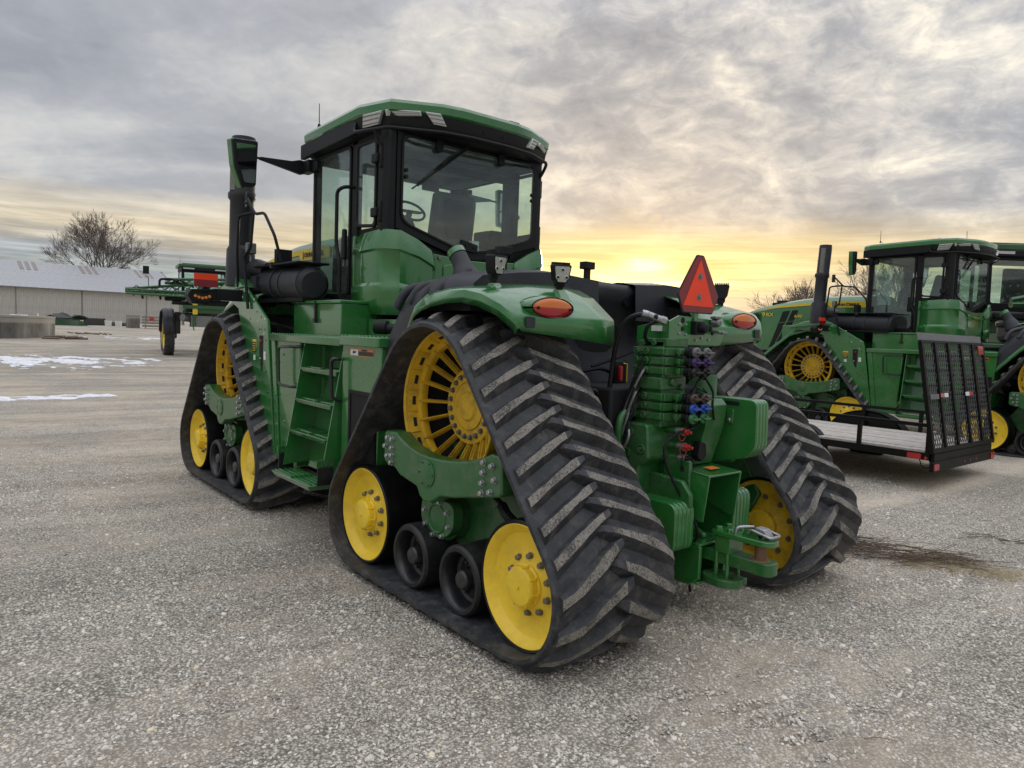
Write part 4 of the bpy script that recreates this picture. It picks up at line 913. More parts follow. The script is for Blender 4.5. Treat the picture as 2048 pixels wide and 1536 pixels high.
    for par, s_ in ((ml, 1), (mr, -1)):
        q = MB(); c_ = (1.61, 3.26); q.prism([(c_[0]+(y-c_[0])*.97, c_[1]+(z_-c_[1])*.97) for y, z_ in rpoly(fa, .025, 3)], 'x', 3.375, 3.402); turn(q); (q if s_ > 0 else q.mirrored()).make('mirror_bezel', 'black', par, bevel=.006)
        q = MB(); q.prism(rpoly([(1.50, 3.45), (1.71, 3.43), (1.685, 3.25), (1.68, 3.235), (1.50, 3.235)], .02, 3), 'x', 3.370, 3.374); q.prism(rpoly([(1.50, 3.22), (1.67, 3.22), (1.62, 3.08), (1.51, 3.09)], .02, 3), 'x', 3.370, 3.374); turn(q); (q if s_ > 0 else q.mirrored()).make('mirror_glass', 'mirror', par, smooth=False)

def add_front(root, both):
    # ---- bonnet
    prof = [(3.45, 2.755, 2.62), (4.0, 2.755, 2.62), (4.55, 2.735, 2.60), (5.0, 2.69, 2.56), (5.5, 2.61, 2.50), (6.0, 2.50, 2.42), (6.35, 2.40, 2.35), (6.52, 2.33, 2.30)]
    q = MB(); rows = []
    for X_, zt, zs in prof:
        w_ = .64 if X_ < 5.6 else .64-.30*((X_-5.6)/.92)**2
        zb = 1.55 if X_ > 5.2 else 1.80
        half = [(w_, zb), (w_+.005, (zb+zs)/2), (w_, zs-.03), (w_-.02, zs), (w_*.86, zs+(zt-zs)*.55), (w_*.6, zs+(zt-zs)*.88), (0, zt)]
        rows.append([(X_, y, z_) for y, z_ in half]+[(X_, -y, z_) for y, z_ in half[-2::-1]])
    q.grid(rows); last = rows[-1]; q.add(last, [tuple(range(len(last)))]); hood = q.make('bonnet', 'green', root, angle=24)
    Y = .648
    def plate(nm, poly, mat, off=.004, th=.006):
        q = MB(); q.prism(poly, 'y', .64+off, .64+off+th); return both(q, nm, mat, parent=hood)
    plate('yellow_stripe', [(6.02, 2.405), (5.5, 2.475), (4.55, 2.535), (4.30, 2.545), (4.24, 2.48), (3.50, 2.48), (3.50, 2.605), (4.26, 2.605), (4.55, 2.592), (5.5, 2.508)], 'labelyellow', .008)
    plate('side_grille', [(5.88, 2.36), (6.40, 2.32), (6.34, 2.12), (6.12, 1.75), (5.98, 1.75), (5.90, 2.0)][::-1], 'deepblack', .004)
    plate('headlamp', [(6.25, 2.335), (6.45, 2.31), (6.40, 2.20)], 'lens', .014)
    plate('bonnet_vent', rpoly([(5.13, 2.42), (5.30, 2.40), (5.52, 1.78), (5.60, 1.60), (5.48, 1.66), (5.28, 2.05)], .03, 3), 'deepblack')
    plate('bonnet_vent', rpoly([(4.94, 2.43), (5.08, 2.425), (5.24, 2.05), (5.42, 1.72), (5.30, 1.78), (5.10, 2.05)], .03, 3), 'deepblack')
    plate('vent_bar', [(4.6, 2.26), (5.5, 2.14), (5.5, 2.128), (4.6, 2.248)], 'green', .012, .004)
    # black writing on the yellow panel, badges in yellow
    for s_ in (1, -1):
        xd = (-s_, 0, 0)
        def put(txt, x, z_, size, mat, bold, sx=1.15):
            text_mesh(txt, size, 'lettering', mat, frame_mtx((x, s_*.662, z_), xd, (0, 0, 1)), hood, .0015, bold, sx)
        x0 = 4.18 if s_ > 0 else 3.32
        put('J', x0, 2.515, .085, 'labelblack', .0025); put('OHN', x0-s_*.045, 2.515, .068, 'labelblack', .0025, 1.3)
        put('D', x0-s_*.27, 2.515, .085, 'labelblack', .0025, 1.3); put('EERE', x0-s_*.345, 2.515, .068, 'labelblack', .0025, 1.3)
        put('9', (5.80 if s_ > 0 else 5.55), 2.295, .125, 'labelyellow', .001, 1.35); put('RX', (5.80-.105 if s_ > 0 else 5.55+.105), 2.295, .105, 'labelyellow', .001, 1.35)
        put('640', (5.02 if s_ > 0 else 4.85), 2.27, .085, 'labelyellow', .0008, 1.5)
    q = MB(); q.box(5.5, 5.9, -.10, .10, 2.56, 2.63); q.box(5.55, 5.8, -.07, .07, 2.62, 2.68); q.make('bonnet_camera', 'black', hood, bevel=.02)
    q = MB(); q.box(5.2, 6.6, -.5, .5, 1.0, 1.7); q.box(6.3, 7.0, -.45, .45, .75, 1.25); q.make('front_weight_bracket', 'green', root, bevel=.02)
    # ---- front fenders (arch over the front belts)
    q = MB(); rows = []
    P, S = belt_path(4.24)
    for (x, z_, n0, n1) in [(5.55, 1.22, 0, 0), (5.30, 1.42, 0, 0), (5.02, 1.65, 0, 0), (4.70, 1.90, 0, 0), (4.35, 2.00, 0, 0), (4.0, 2.02, 0, 0), (3.7, 2.0, 0, 0)]:
        rows.append([(x, .64, z_+.16), (x, 1.15, z_+.10), (x, 1.32, z_+.04), (x, 1.36, z_-.04)])
    q.grid(rows); q.f = [f[::-1] for f in q.f]; both(q, 'front_fender', 'green', solid=.012, angle=40)
    # ---- big green side plate behind the front belt
    Yg = 1.44
    pl = [(4.38, 2.16), (4.02, 2.20), (3.80, 2.14), (3.16, 1.795), (3.13, 1.70), (3.10, 1.50), (2.93, .50), (3.02, .50), (3.40, .95), (3.66, 1.30), (3.86, 1.66), (3.96, 1.90), (4.20, 1.98), (4.55, 1.99), (4.60, 2.06)]
    q = MB(); q.prism(pl, 'y', Yg-.03, Yg); gp, gp2 = both(q, 'side_plate', 'green', bevel=.006)
    for s_, par in ((1, gp), (-1, gp2)):
        def mk(mb, *a, **k): return (mb if s_ > 0 else mb.mirrored()).make(*a, **k)
        for (x, z_) in ((3.95, 2.09), (3.88, 2.02), (3.72, 2.03), (3.70, 1.92), (3.55, 1.95), (3.42, 1.87), (3.30, 1.82), (3.20, 1.70), (3.17, 1.60), (3.17, 1.46), (3.14, 1.30), (3.11, 1.1), (3.08, .9), (3.04, .72), (3.25, 1.2), (3.35, 1.70), (3.30, 1.70), (3.6, 1.80)):
            q = MB(); q.cyl((x, Yg, z_), (x, Yg+.002, z_), .0085, seg=8); mk(q, 'plate_hole', 'deepblack', par)
        for (x, z_) in ((3.78, 2.08), (3.50, 1.99), (3.38, 1.78), (3.22, 1.66), (3.31, 1.42), (3.20, 1.80)):
            q = MB(); q.cyl((x, Yg, z_), (x, Yg+.005, z_), .009, seg=8); mk(q, 'rivet', 'white', par)
        q = MB(); q.prism(rpoly([(3.245, 1.64), (3.345, 1.64), (3.335, 1.43), (3.285, 1.30), (3.255, 1.30)], .006, 2), 'y', Yg, Yg+.003); lt = mk(q, 'latch_opening', 'deepblack', par)
        q = MB(); q.box(3.27, 3.31, Yg+.002, Yg+.012, 1.585, 1.60); mk(q, 'red_latch', 'redcap', par)
        q = MB(); q.prism([(3.43, 1.60), (3.53, 1.60), (3.53, 1.52), (3.43, 1.52)], 'y', Yg, Yg+.002); mk(q, 'warning_label', 'labelyellow', par)
        q = MB(); q.prism([(3.435, 1.575), (3.525, 1.575), (3.525, 1.47), (3.435, 1.47)], 'y', Yg+.001, Yg+.003); 
        mk(q, 'warning_label', 'labelblack', par)
        for k in range(4):
            q = MB(); q.prism([(3.445, 1.560-.022*k), (3.515, 1.560-.022*k), (3.515, 1.553-.022*k), (3.445, 1.553-.022*k)], 'y', Yg+.003, Yg+.004); mk(q, 'label_line', 'labelyellow', par)
        for a in ((3.45, 3.50, 1.395, 1.445), (3.175, 3.225, 1.41, 1.49)):
            q = MB(); q.prism([(a[0], a[3]), (a[1], a[3]), (a[1], a[2]), (a[0], a[2])], 'y', Yg, Yg+.002); mk(q, 'paper_label', 'white', par)
        q = MB(); e = .035; q.prism([(3.86, 2.02+e), (3.86+e, 2.02), (3.86, 2.02-e), (3.86-e, 2.02)], 'y', Yg, Yg+.003); mk(q, 'paper_label', 'white', par)
        # bracket with red reflector and amber lamp
        q = MB(); q.prism(rpoly([(3.84, 2.09), (3.96, 2.09), (3.96, 1.99), (3.84, 1.97)], .01, 2), 'y', 1.42, 1.72); q.prism(rpoly([(1.70, 2.08), (1.945, 2.07), (1.975, 2.01), (1.93, 1.93), (1.80, 1.925), (1.70, 1.99)], .012, 2), 'x', 3.82, 3.95); bk = mk(q, 'lamp_bracket', 'black', root, bevel=.008)
        q = MB(); q.prism(rpoly([(1.735, 2.05), (1.78, 2.035), (1.88, 2.035), (1.93, 2.045), (1.905, 1.955), (1.775, 1.95)], .008, 2), 'x', 3.812, 3.821); am = mk(q, 'amber_lamp', 'deepblack', bk)
        q = MB()
        for k in range(5): q.lathe([(0, -.008), (.012, -.006), (.0155, 0)], (3.811, 1.772+.033*k, 1.985+.012*abs(k-2)**1.3*.6), 'x', 12)
        mk(q, 'amber_bead', 'labelorange', am)
        q = MB(); q.box(3.79, 3.80, 1.70, 1.925, 2.165, 2.225); r1 = mk(q, 'reflector', 'orange', bk); q = MB(); q.box(3.79, 3.80, 1.70, 1.925, 2.095, 2.165); mk(q, 'reflector', 'darkred', bk)
        q = MB(); q.box(3.80, 3.83, 1.78, 1.84, 2.05, 2.12); mk(q, 'reflector_stem', 'black', bk)
    # upper green wedge by the stack foot
    q = MB(); q.hexa([(4.72, 1.25, 2.02), (4.72, 1.52, 2.02), (3.78, 1.46, 2.12), (3.78, 1.25, 2.12), (4.60, 1.25, 2.09), (4.60, 1.50, 2.07), (4.02, 1.46, 2.235), (4.02, 1.25, 2.235)]); both(q, 'fender_shoulder', 'green', bevel=.008)
    # ---- box with tray, ladder, right hand box
    q = MB(); q.prism([(2.44, 1.64), (3.10, 1.64), (3.09, 1.50), (2.92, .48), (2.50, .48)], 'y', .75, 1.405)
    sb, _ = both(q, 'side_box', 'green', bevel=.012)
    q = MB(); q.prism([(3.00, 1.62), (3.085, 1.62), (2.93, .50), (2.85, .50)], 'y', 1.405, 1.425); both(q, 'box_corner', 'green', bevel=.006)
    for (x, z_) in ((2.97, 1.40), (2.94, 1.10), (2.91, .82), (2.82, 1.48), (2.62, .86), (2.78, .86)):
        q = MB(); q.cyl((x, 1.405 if x < 2.85 else 1.425, z_), (x, 1.414 if x < 2.85 else 1.434, z_), .013, .009, 8); both(q, 'box_screw', 'green', parent=sb)
    q = MB(); q.prism(rpoly([(1.585, 1.64), (.96, 1.64), (1.02, .60), (1.585, .52)], .01, 2)[::-1], 'y', .75, 1.42); rb, _ = both(q, 'tool_box', 'green', bevel=.025)
    q = MB(); q.prism([(1.44, 1.26), (1.02, 1.26), (1.02, .70), (1.44, .62)], 'y', 1.42, 1.424); both(q, 'box_grille', 'deepblack', parent=rb)
    q = MB(); q.ring([(1.45, 1.27), (1.01, 1.27), (1.01, .69), (1.45, .61)], [(1.42, 1.245), (1.04, 1.245), (1.04, .72), (1.42, .64)], 'y', 1.42, 1.432); both(q, 'grille_frame', 'black', parent=rb)
    q = MB(); q.prism([(1.45, 1.59), (1.08, 1.59), (1.08, 1.535), (1.45, 1.535)], 'y', 1.42, 1.423); lb, lb2 = both(q, 'warning_sign', 'labelorange', parent=rb)
    q = MB(); q.prism([(1.44, 1.585), (1.32, 1.585), (1.32, 1.54), (1.44, 1.54)], 'y', 1.423, 1.4245); both(q, 'sign_pictogram_panel', 'white', parent=rb)
    q = MB(); q.prism([(1.41, 1.562), (1.385, 1.578), (1.375, 1.568), (1.35, 1.574), (1.355, 1.558), (1.38, 1.555), (1.395, 1.548)], 'y', 1.4245, 1.4255); both(q, 'pictogram', 'labelblack', parent=rb)
    q = MB(); q.prism([(1.315, 1.572), (1.085, 1.572), (1.085, 1.54), (1.315, 1.54)], 'y', 1.423, 1.4245); both(q, 'sign_text_panel', 'labelblack', parent=rb)
    text_mesh('WARNING', .016, 'lettering', 'labelblack', frame_mtx((1.27, 1.4240, 1.575), (-1, 0, 0), (0, 0, 1)), rb, .0004, .0006, 1.2)
    # tread plates on top
    q = MB(); q.prism(rpoly([(3.10, .85), (3.10, 1.44), (1.60, 1.44), (1.60, .85)], .02, 2), 'z', 1.60, 1.665); tr1, tr2 = both(q, 'walkway', 'green', bevel=.006)
    q = MB(); q.prism(rpoly([(1.595, .85), (1.595, 1.46), (.95, 1.46), (.93, .85)], .03, 3), 'z', 1.61, 1.685); both(q, 'walkway', 'green', bevel=.008)
    q = MB()
    for k in range(36):
        for j in range(4): x = 3.05-k*.058; y = 1.42-j*.07; zt = 1.666 if x > 1.6 else 1.686; q.cyl((x, y, zt-.002), (x, y, zt+.008), .012, .007, 6)
    both(q, 'tread_buttons', 'green', kind='stuff')
    # compartment above the walkway
    q = MB(); q.box(2.08, 3.10, .85, 1.20, 1.66, 1.955); q.box(2.07, 3.12, .84, 1.215, 1.955, 1.985); bt, _ = both(q, 'battery_box', 'green', bevel=.008)
    q = MB(); q.box(2.56, 2.585, 1.20, 1.225, 1.80, 1.98); q.box(2.55, 2.60, 1.20, 1.235, 1.78, 1.82); both(q, 'box_latch', 'blackmetal', parent=bt)
    q = MB(); q.box(1.0, 2.06, .80, .95, 1.62, 1.83); both(q, 'frame_rail', 'green', bevel=.008)
    q = MB(); q.cyl((1.0, 1.0, 1.75), (1.35, 1.25, 1.75), .04, seg=12); q.cyl((1.28, 1.2, 1.76), (1.36, 1.26, 1.76), .055, seg=12); both(q, 'hydraulic_ram', 'black')
    # ladder
    xl, xr, yt, yb, zt, zb = 2.385, 1.625, 1.36, 1.53, 1.60, .56
    def ly(z_): return yb+(yt-yb)*(z_-zb)/(zt-zb)
    for s_ in (1, -1):
        def mk(mb, *a, **k): return (mb if s_ > 0 else mb.mirrored()).make(*a, **k)
        q = MB(); q.hexa([(xl, ly(zb)-.20, zb-.05), (xr, ly(zb)-.20, zb-.05), (xr, ly(zb)-.19, zb-.05), (xl, ly(zb)-.19, zb-.05), (xl, yt-.20, zt), (xr, yt-.20, zt), (xr, yt-.19, zt), (xl, yt-.19, zt)])
        ld = mk(q, 'ladder', 'green', root)
        for x0, x1 in ((xl-.006, xl+.006), (xr-.006, xr+.006)):
            q = MB(); q.hexa([(x0, ly(zb)-.20, zb), (x1, ly(zb)-.20, zb), (x1, ly(zb)+.04, zb-.02), (x0, ly(zb)+.04, zb-.02), (x0, yt-.20, zt), (x1, yt-.20, zt), (x1, yt+.03, zt), (x0, yt+.03, zt)]); mk(q, 'ladder_rail', 'green', ld)
        q = MB(); q.box(xl-.09, xl-.012, yt-.185, yt-.12, zt-.9, zt-.02); mk(q, 'ladder_stiffener', 'green', ld)
        for z_ in (1.395, 1.125, .855):
            y_ = ly(z_); q = MB(); a, b = xl-.012, xr+.012
            q.hexa([(a-.05, y_-.12, z_-.045), (b+.05, y_-.12, z_-.045), (b+.05, y_+.03, z_-.045), (a-.05, y_+.03, z_-.045), (a, y_-.16, z_), (b, y_-.16, z_), (b, y_+.055, z_), (a, y_+.055, z_)])
            stp = mk(q, 'ladder_step', 'green', ld, bevel=.008)
            q = MB(); q.box(a-.02, b+.02, y_-.04, y_-.015, z_, z_+.006); q.box((a+b)/2-.01, (a+b)/2+.01, y_-.14, y_+.03, z_, z_+.006); mk(q, 'step_ridge', 'green', stp)
            q = MB(); q.hexa([(a-.12, y_-.17, z_-.11), (b+.12, y_-.17, z_-.11), (b+.12, y_-.15, z_-.11), (a-.12, y_-.15, z_-.11), (a, y_-.17, z_-.045), (b, y_-.17, z_-.045), (b, y_-.06, z_-.045), (a, y_-.06, z_-.045)]); mk(q, 'step_gusset', 'green', stp)
        # swinging bottom step on rubber straps
        q = MB(); z_ = .50
        q.hexa([(xl-.02, 1.46, z_-.05), (xr+.05, 1.46, z_-.05), (xr+.05, 1.64, z_-.05), (xl-.02, 1.64, z_-.05), (xl+.03, 1.43, z_), (xr, 1.43, z_), (xr, 1.67, z_), (xl+.03, 1.67, z_)])
        bs = mk(q, 'bottom_step', 'green', ld, bevel=.01)
        q = MB()
        for k in range(5): q.box(xl-.0, xr+.03, 1.46+k*.042, 1.475+k*.042, z_, z_+.01)
        q.box(1.99, 2.01, 1.44, 1.66, z_, z_+.013); mk(q, 'step_ridge', 'green', bs)
        for x in (xl+.02, xr-.01):
            q = MB(); q.box(x-.006, x+.006, 1.47, 1.60, .50, .68); strp = mk(q, 'rubber_strap', 'rubber_side', ld)
            q = MB()
            for k in range(3): q.bolt((x-.01, 1.49+.04*k, .66), (-1, 0, 0), .008, .01)
            q.box(x-.01, x+.01, 1.46, 1.61, .64, .70); mk(q, 'strap_clamp', 'green_rough', ld)
    # hand rails at the ladder
    q = MB(); q.tube(arc_pts([(2.42, 1.40, 1.565), (2.46, 1.48, 1.565), (2.76, 1.48, 1.55), (2.74, 1.48, 1.21), (2.46, 1.48, 1.21), (2.42, 1.40, 1.21)], .05), .014, 8); both(q, 'hand_rail', 'blackmetal')
    q = MB(); q.tube(arc_pts([(1.585, 1.43, 1.50), (1.60, 1.50, 1.50), (1.62, 1.50, 1.45), (1.60, 1.50, 1.19), (1.585, 1.43, 1.17)], .04), .015, 8); both(q, 'hand_rail', 'blackmetal')
    # ---- exhaust stack and intake
    q = MB()
    def oct_(cx, cy, rx, ry): return [(cx+rx*math.cos(a), cy+ry*math.sin(a)) for a in [2*PI*i/20 for i in range(20)]]
    rows = []
    for z_, cx, rx, ry in ((2.14, 4.05, .15, .15), (2.52, 4.045, .15, .14), (2.56, 4.04, .115, .12), (3.02, 4.02, .115, .12), (3.05, 4.02, .135, .14), (3.10, 4.02, .135, .14), (3.12, 4.01, .118, .125), (3.58, 3.985, .118, .125), (3.655, 3.985, .116, .12), (3.668, 3.98, .11, .115), (3.67, 3.98, .0, .0)):
        rows.append([(x+.07, y, z_) for x, y in oct_(cx, 1.37, rx, ry)]+[(cx+rx+.07, 1.37, z_)])
    q.grid(rows); q.f = [f[::-1] for f in q.f]; es = q.make('exhaust_stack', 'charcoal', root, angle=35)
    q = MB(); q.cyl((4.06, 1.455, 3.12), (4.04, 1.455, 3.60), .052, seg=16); q.make('exhaust_pipe', 'boltdark', es)
    q = MB(); q.prism(rpoly([(3.80, 3.08), (3.86, 3.08), (3.86, 2.93), (3.80, 2.93)], .005, 1), 'y', 1.40, 1.42)
    for z_ in (2.97, 3.03): q.bolt((3.83, 1.42, z_), (0, 1, 0), .010, .012)
    q.make('stack_clamp', 'blackmetal', es)
    q = MB(); q.cyl((2.80, 1.15, 2.14), (4.05, 1.15, 2.18), .165, .165, 32); q.cyl((3.42, 1.15, 2.155), (3.46, 1.15, 2.157), .178, .178, 32); q.cyl((3.22, 1.15, 2.15), (3.26, 1.15, 2.15), .174, .174, 32)
    q.cyl((2.76, 1.15, 2.135), (2.80, 1.15, 2.14), .12, .16, 28); q.box(3.75, 3.9, 1.30, 1.34, 2.10, 2.24); q.box(3.36, 3.4, 1.20, 1.33, 2.30, 2.36)
    ac = q.make('air_cleaner', 'charcoal', root, angle=40)
    q = MB(); q.box(2.75, 4.0, 1.0, 1.32, 2.325, 2.345); q.box(3.40, 3.47, 1.10, 1.26, 2.34, 2.50); q.cyl((3.95, 1.15, 2.0), (3.95, 1.15, 1.94), .1, seg=12); q.box(2.8, 3.9, .95, 1.25, 1.97, 2.02); q.make('cleaner_cover', 'black', root, bevel=.008)
    q = MB(); q.tube(arc_pts([(4.1, 1.33, 2.20), (4.0, 1.28, 2.36), (3.8, 1.2, 2.30)], .1), .09, 14); q.make('intake_elbow', 'charcoal', root)
    q = MB()
    q.tube(arc_pts([(3.81, 1.42, 3.02), (3.78, 1.42, 3.0), (3.62, 1.40, 2.84), (3.42, 1.38, 2.835), (3.20, 1.36, 2.60), (3.18, 1.30, 2.36)], .05), .015, 8)
    q.tube(arc_pts([(3.66, 1.40, 2.86), (3.68, 1.42, 2.5), (3.76, 1.46, 2.42), (3.62, 1.46, 1.90)], .05), .015, 8)
    q.tube(arc_pts([(3.66, 1.40, 2.86), (3.86, 1.48, 2.84), (3.90, 1.48, 2.45), (3.92, 1.46, 2.12)], .05), .015, 8)
    q.make('front_hand_rail', 'black', root)
    q = MB(); q.box(3.76, 3.82, 1.33, 1.43, 2.46, 2.57); q.box(3.78, 3.80, 1.37, 1.39, 2.38, 2.47); q.make('front_work_light', 'boltdark', root, bevel=.012)
    # belly panels
    q = MB(); q.box(3.2, 5.2, .6, .8, 1.2, 2.1); both(q, 'engine_side', 'green', bevel=.01)

def add_rear(root):
    G = 'green_rough'
    def mk(q, nm, mat, par=root, **k): return q.make(nm, mat, par, **k)
    # ---- rear casting, side arms
    q = MB(); q.prism(rpoly([(-.30, 1.30), (-.42, 1.20), (-.66, 1.20), (-.68, .98), (-.60, .92), (-.60, .70), (-.35, .60), (-.2, .60)], .02, 2), 'y', .02, .40); mb_ = mk(q, 'rear_manifold', G, bevel=.014)
    for (x, z_) in ((-.52, 1.14), (-.62, 1.04), (-.5, 1.0)):
        q = MB(); q.lathe([(.032, 0), (.032, .012), (.022, .014), (.020, .004), (.012, .004), (.01, .016), (0, .017)], (x, .40, z_), 'y', 20); mk(q, 'port_plug', G, mb_)
    q = MB(); q.prism([(-.66, 1.0), (-.86, .98), (-.86, .66), (-.78, .62), (-.60, .62)], 'y', .17, .20); q.prism([(-.3, .9), (-.86, .86), (-.93, .78), (-.93, .70), (-.3, .70)], 'y', .24, .28); mk(q, 'side_arm', G, bevel=.01)
    for z_ in (.92, .84):
        q = MB(); q.cyl((-.80, .20, z_), (-.80, .203, z_), .018, seg=12); mk(q, 'arm_hole', 'deepblack')
    # slanted casting in the middle, right weight bracket
    q = MB(); q.prism([(-.52, .90), (-.78, .93), (-.86, 1.18), (-.88, 1.33), (-.84, 1.37), (-.72, 1.37), (-.64, 1.24)], 'y', -.14, .06); q.prism(rpoly([(-.70, .93), (-.86, .93), (-.90, 1.0), (-.90, 1.20), (-.80, 1.22)], .03, 3), 'y', -.30, -.24); q.cyl((-.66, .06, .93), (-.66, .12, .93), .045, seg=16)
    q.box(-.55, -.2, -.35, .1, .55, 1.25); mk(q, 'lift_casting', G, bevel=.016)
    for z_ in (1.17, 1.08, .99):
        q = MB(); q.cyl((-.902, -.27, z_), (-.905, -.27, z_), .018, seg=12); mk(q, 'casting_hole', 'deepblack')
    # ---- top right weight pack, one slab each
    for k in range(4):
        y1 = -.22-.036*k; q = MB(); q.prism(rpoly([(-.62, 1.372), (-1.05, 1.372), (-1.06, 1.06), (-.99, .985), (-.66, .90)], [.03, .05, .05, .03, .02], 4), 'y', y1-.033, y1); w = mk(q, 'weight_slab', 'green', bevel=.008)
        if k == 0:
            q = MB(); q.prism(rpoly([(-.80, 1.352), (-.92, 1.352), (-.92, 1.325), (-.80, 1.325)], .012, 3), 'y', y1, y1+.003); mk(q, 'hand_hole', 'deepblack', w)
            q = MB(); q.box(-.80, -.74, y1, y1+.012, 1.16, 1.26); q.box(-.88, -.83, y1, y1+.008, 1.20, 1.30); mk(q, 'slab_boss', 'green', w, bevel=.004)
            q = MB(); q.cyl((-.77, y1+.012, 1.24), (-.77, y1+.014, 1.24), .014, seg=10); q.cyl((-.77, y1+.012, 1.18), (-.77, y1+.014, 1.18), .014, seg=10); mk(q, 'slab_hole', 'deepblack', w)
            q = MB(); q.bolt((-.855, y1+.008, 1.225), (0, 1, 0), .012, .014); mk(q, 'slab_bolt', 'steel', w)
    # ---- lower packs either side
    for s_ in (1, -1):
        for k in range(5):
            y0 = (.215+.040*k)*s_; q = MB(); zt = .735 if s_ > 0 else .75
            q.prism(rpoly([(-.34, zt), (-.925, zt), (-.925, .425), (-.36, .41)], [.02, .07, .06, .02], 5), 'y', y0, y0+.036*s_); mk(q, 'weight_slab', 'green', bevel=.008)
    # ---- PTO shield
    q = MB()
    q.prism([(-.60, .935), (-.99, .905), (-.99, .89), (-.60, .92)], 'y', -.175, .175)
    for s_ in (1, -1):
        q.prism([(-.60, .93), (-.995, .90), (-.96, .60), (-.92, .60), (-.60, .70)], 'y', s_*.175, s_*.165)
    pg = mk(q, 'shaft_shield', 'green', bevel=.004)
    q = MB(); q.prism([(-.92, .025), (-.92, -.04), (-.965, -.04), (-.965, .025)], 'z', .914, .916) if False else q.hexa([(-.86, .06, .9275), (-.86, -.04, .9275), (-.92, -.04, .923), (-.92, .06, .923), (-.86, .06, .929), (-.86, -.04, .929), (-.92, -.04, .9245), (-.92, .06, .9245)]); mk(q, 'warning_label', 'labelorange', pg)
    q = MB(); q.cyl((-.5, 0, .76), (-.74, 0, .76), .038, seg=20); q.cyl((-.74, 0, .76), (-.77, 0, .76), .03, .02, 16); mk(q, 'output_shaft', G)
    q = MB(); q.box(-.62, -.3, -.17, .17, .55, .9); mk(q, 'shaft_housing', 'green_rough')
    # ---- drawbar and hitch
    q = MB(); q.prism([(-.25, .70), (-.25, .16), (-.86, .16), (-.935, .22), (-.935, .43), (-.90, .45), (-.70, .46)], 'y', .12, .15); q.prism([(-.25, .50), (-.25, .16), (-.86, .16), (-.935, .22), (-.935, .43)], 'y', -.15, -.12)
    q.box(-.935, -.25, -.15, .15, .43, .448); q.box(-.93, -.3, -.15, .15, .18, .20); q.prism([(-.2, .75), (-.2, .45), (-.86, .45), (-.86, .48)], 'y', -.02, .02)
    db = mk(q, 'drawbar_frame', 'green', bevel=.008)
    for (x, y) in ((-.85, .08), (-.78, .08), (-.85, -.08), (-.78, -.08), (-.71, .08)):
        q = MB(); q.cyl((x, y, .449), (x, y, .4505), .012, seg=10); mk(q, 'frame_hole', 'deepblack', db)
    q = MB(); q.prism(rpoly([(-.3, -.065), (-1.37, -.065), (-1.37, .065), (-.3, .065)], [.01, .05, .05, .01], 5), 'z', .335, .415); dbar = mk(q, 'drawbar', 'green_rough', bevel=.006)
    q = MB(); q.prism(rpoly([(-.96, -.085), (-1.12, -.085), (-1.37, -.068), (-1.37, .068), (-1.12, .085), (-.96, .085)], [.02, .04, .06, .06, .04, .02], 5), 'z', .515, .55); q.box(-1.10, -1.0, -.075, .075, .41, .52)
    hp = mk(q, 'hitch_plate', 'green', dbar, bevel=.006)
    for (x, y) in ((-1.0, .055), (-1.08, .055), (-1.0, -.055), (-1.08, -.055)):
        q = MB(); q.bolt((x, y, .55), (0, 0, 1), .022, .024); mk(q, 'hitch_bolt', 'green', dbar, smooth=False)
        q = MB(); q.cyl((x, y*1.15, .25), (x, y*1.15, .52), .013, seg=10); mk(q, 'hitch_stud', 'green', dbar)
    q = MB(); q.cyl((-1.27, 0, .405), (-1.27, 0, .525), .036, seg=24); q.cyl((-1.27, 0, .413), (-1.27, 0, .42), .062, .058, 24); mk(q, 'hitch_pin', 'rust', dbar)
    q = MB(); q.tube(arc_pts([(-1.13, .07, .54), (-1.14, .075, .60), (-1.18, .03, .605), (-1.20, -.02, .60)], .025), .012, 8)
    q.tube(arc_pts([(-1.20, .045, .57), (-1.22, .05, .60), (-1.36, .05, .575), (-1.36, -.06, .575), (-1.22, -.06, .60), (-1.20, -.05, .57)], .02), .009, 8)
    q.hexa([(-1.22, .03, .575), (-1.22, -.04, .575), (-1.33, -.04, .565), (-1.33, .03, .565), (-1.24, .03, .615), (-1.24, -.04, .615), (-1.30, -.04, .61), (-1.30, .03, .61)]); mk(q, 'pin_latch', 'steel', dbar, bevel=.004)
    q = MB(); q.prism([(-1.15, .55), (-1.26, .55), (-1.24, .60), (-1.17, .585)], 'y', .02, .032); q.prism([(-1.15, .55), (-1.26, .55), (-1.24, .60), (-1.17, .585)], 'y', -.05, -.038); mk(q, 'latch_ear', 'green', dbar)
    # slotted lower support
    o_ = [(-1.03+.135*math.cos(a)*(1.0), .03+.105*math.sin(a)) for a in [2*PI*i/32 for i in range(32)]]; i_ = [(-1.04+.078*math.cos(a), .045+.04*math.sin(a)) for a in [2*PI*i/32 for i in range(32)]]
    q = MB(); q.ring(o_, i_, 'z', .205, .255); q.prism(rpoly([(-.90, -.07), (-1.15, -.07), (-1.15, -.02), (-.90, 0)], .01, 2), 'z', .208, .252); mk(q, 'support_loop', 'green_rough', dbar, bevel=.005)
    # ---- valve stack with couplers
    q = MB(); q.box(-.70, -.48, .08, .32, 1.18, 1.74); vb = mk(q, 'valve_stack', G, bevel=.01)
    caps = ['greycap', 'purple', 'labelblack', 'brown', 'blue', 'greencap']
    zs = [1.672, 1.610, 1.548, 1.380, 1.318, 1.255]
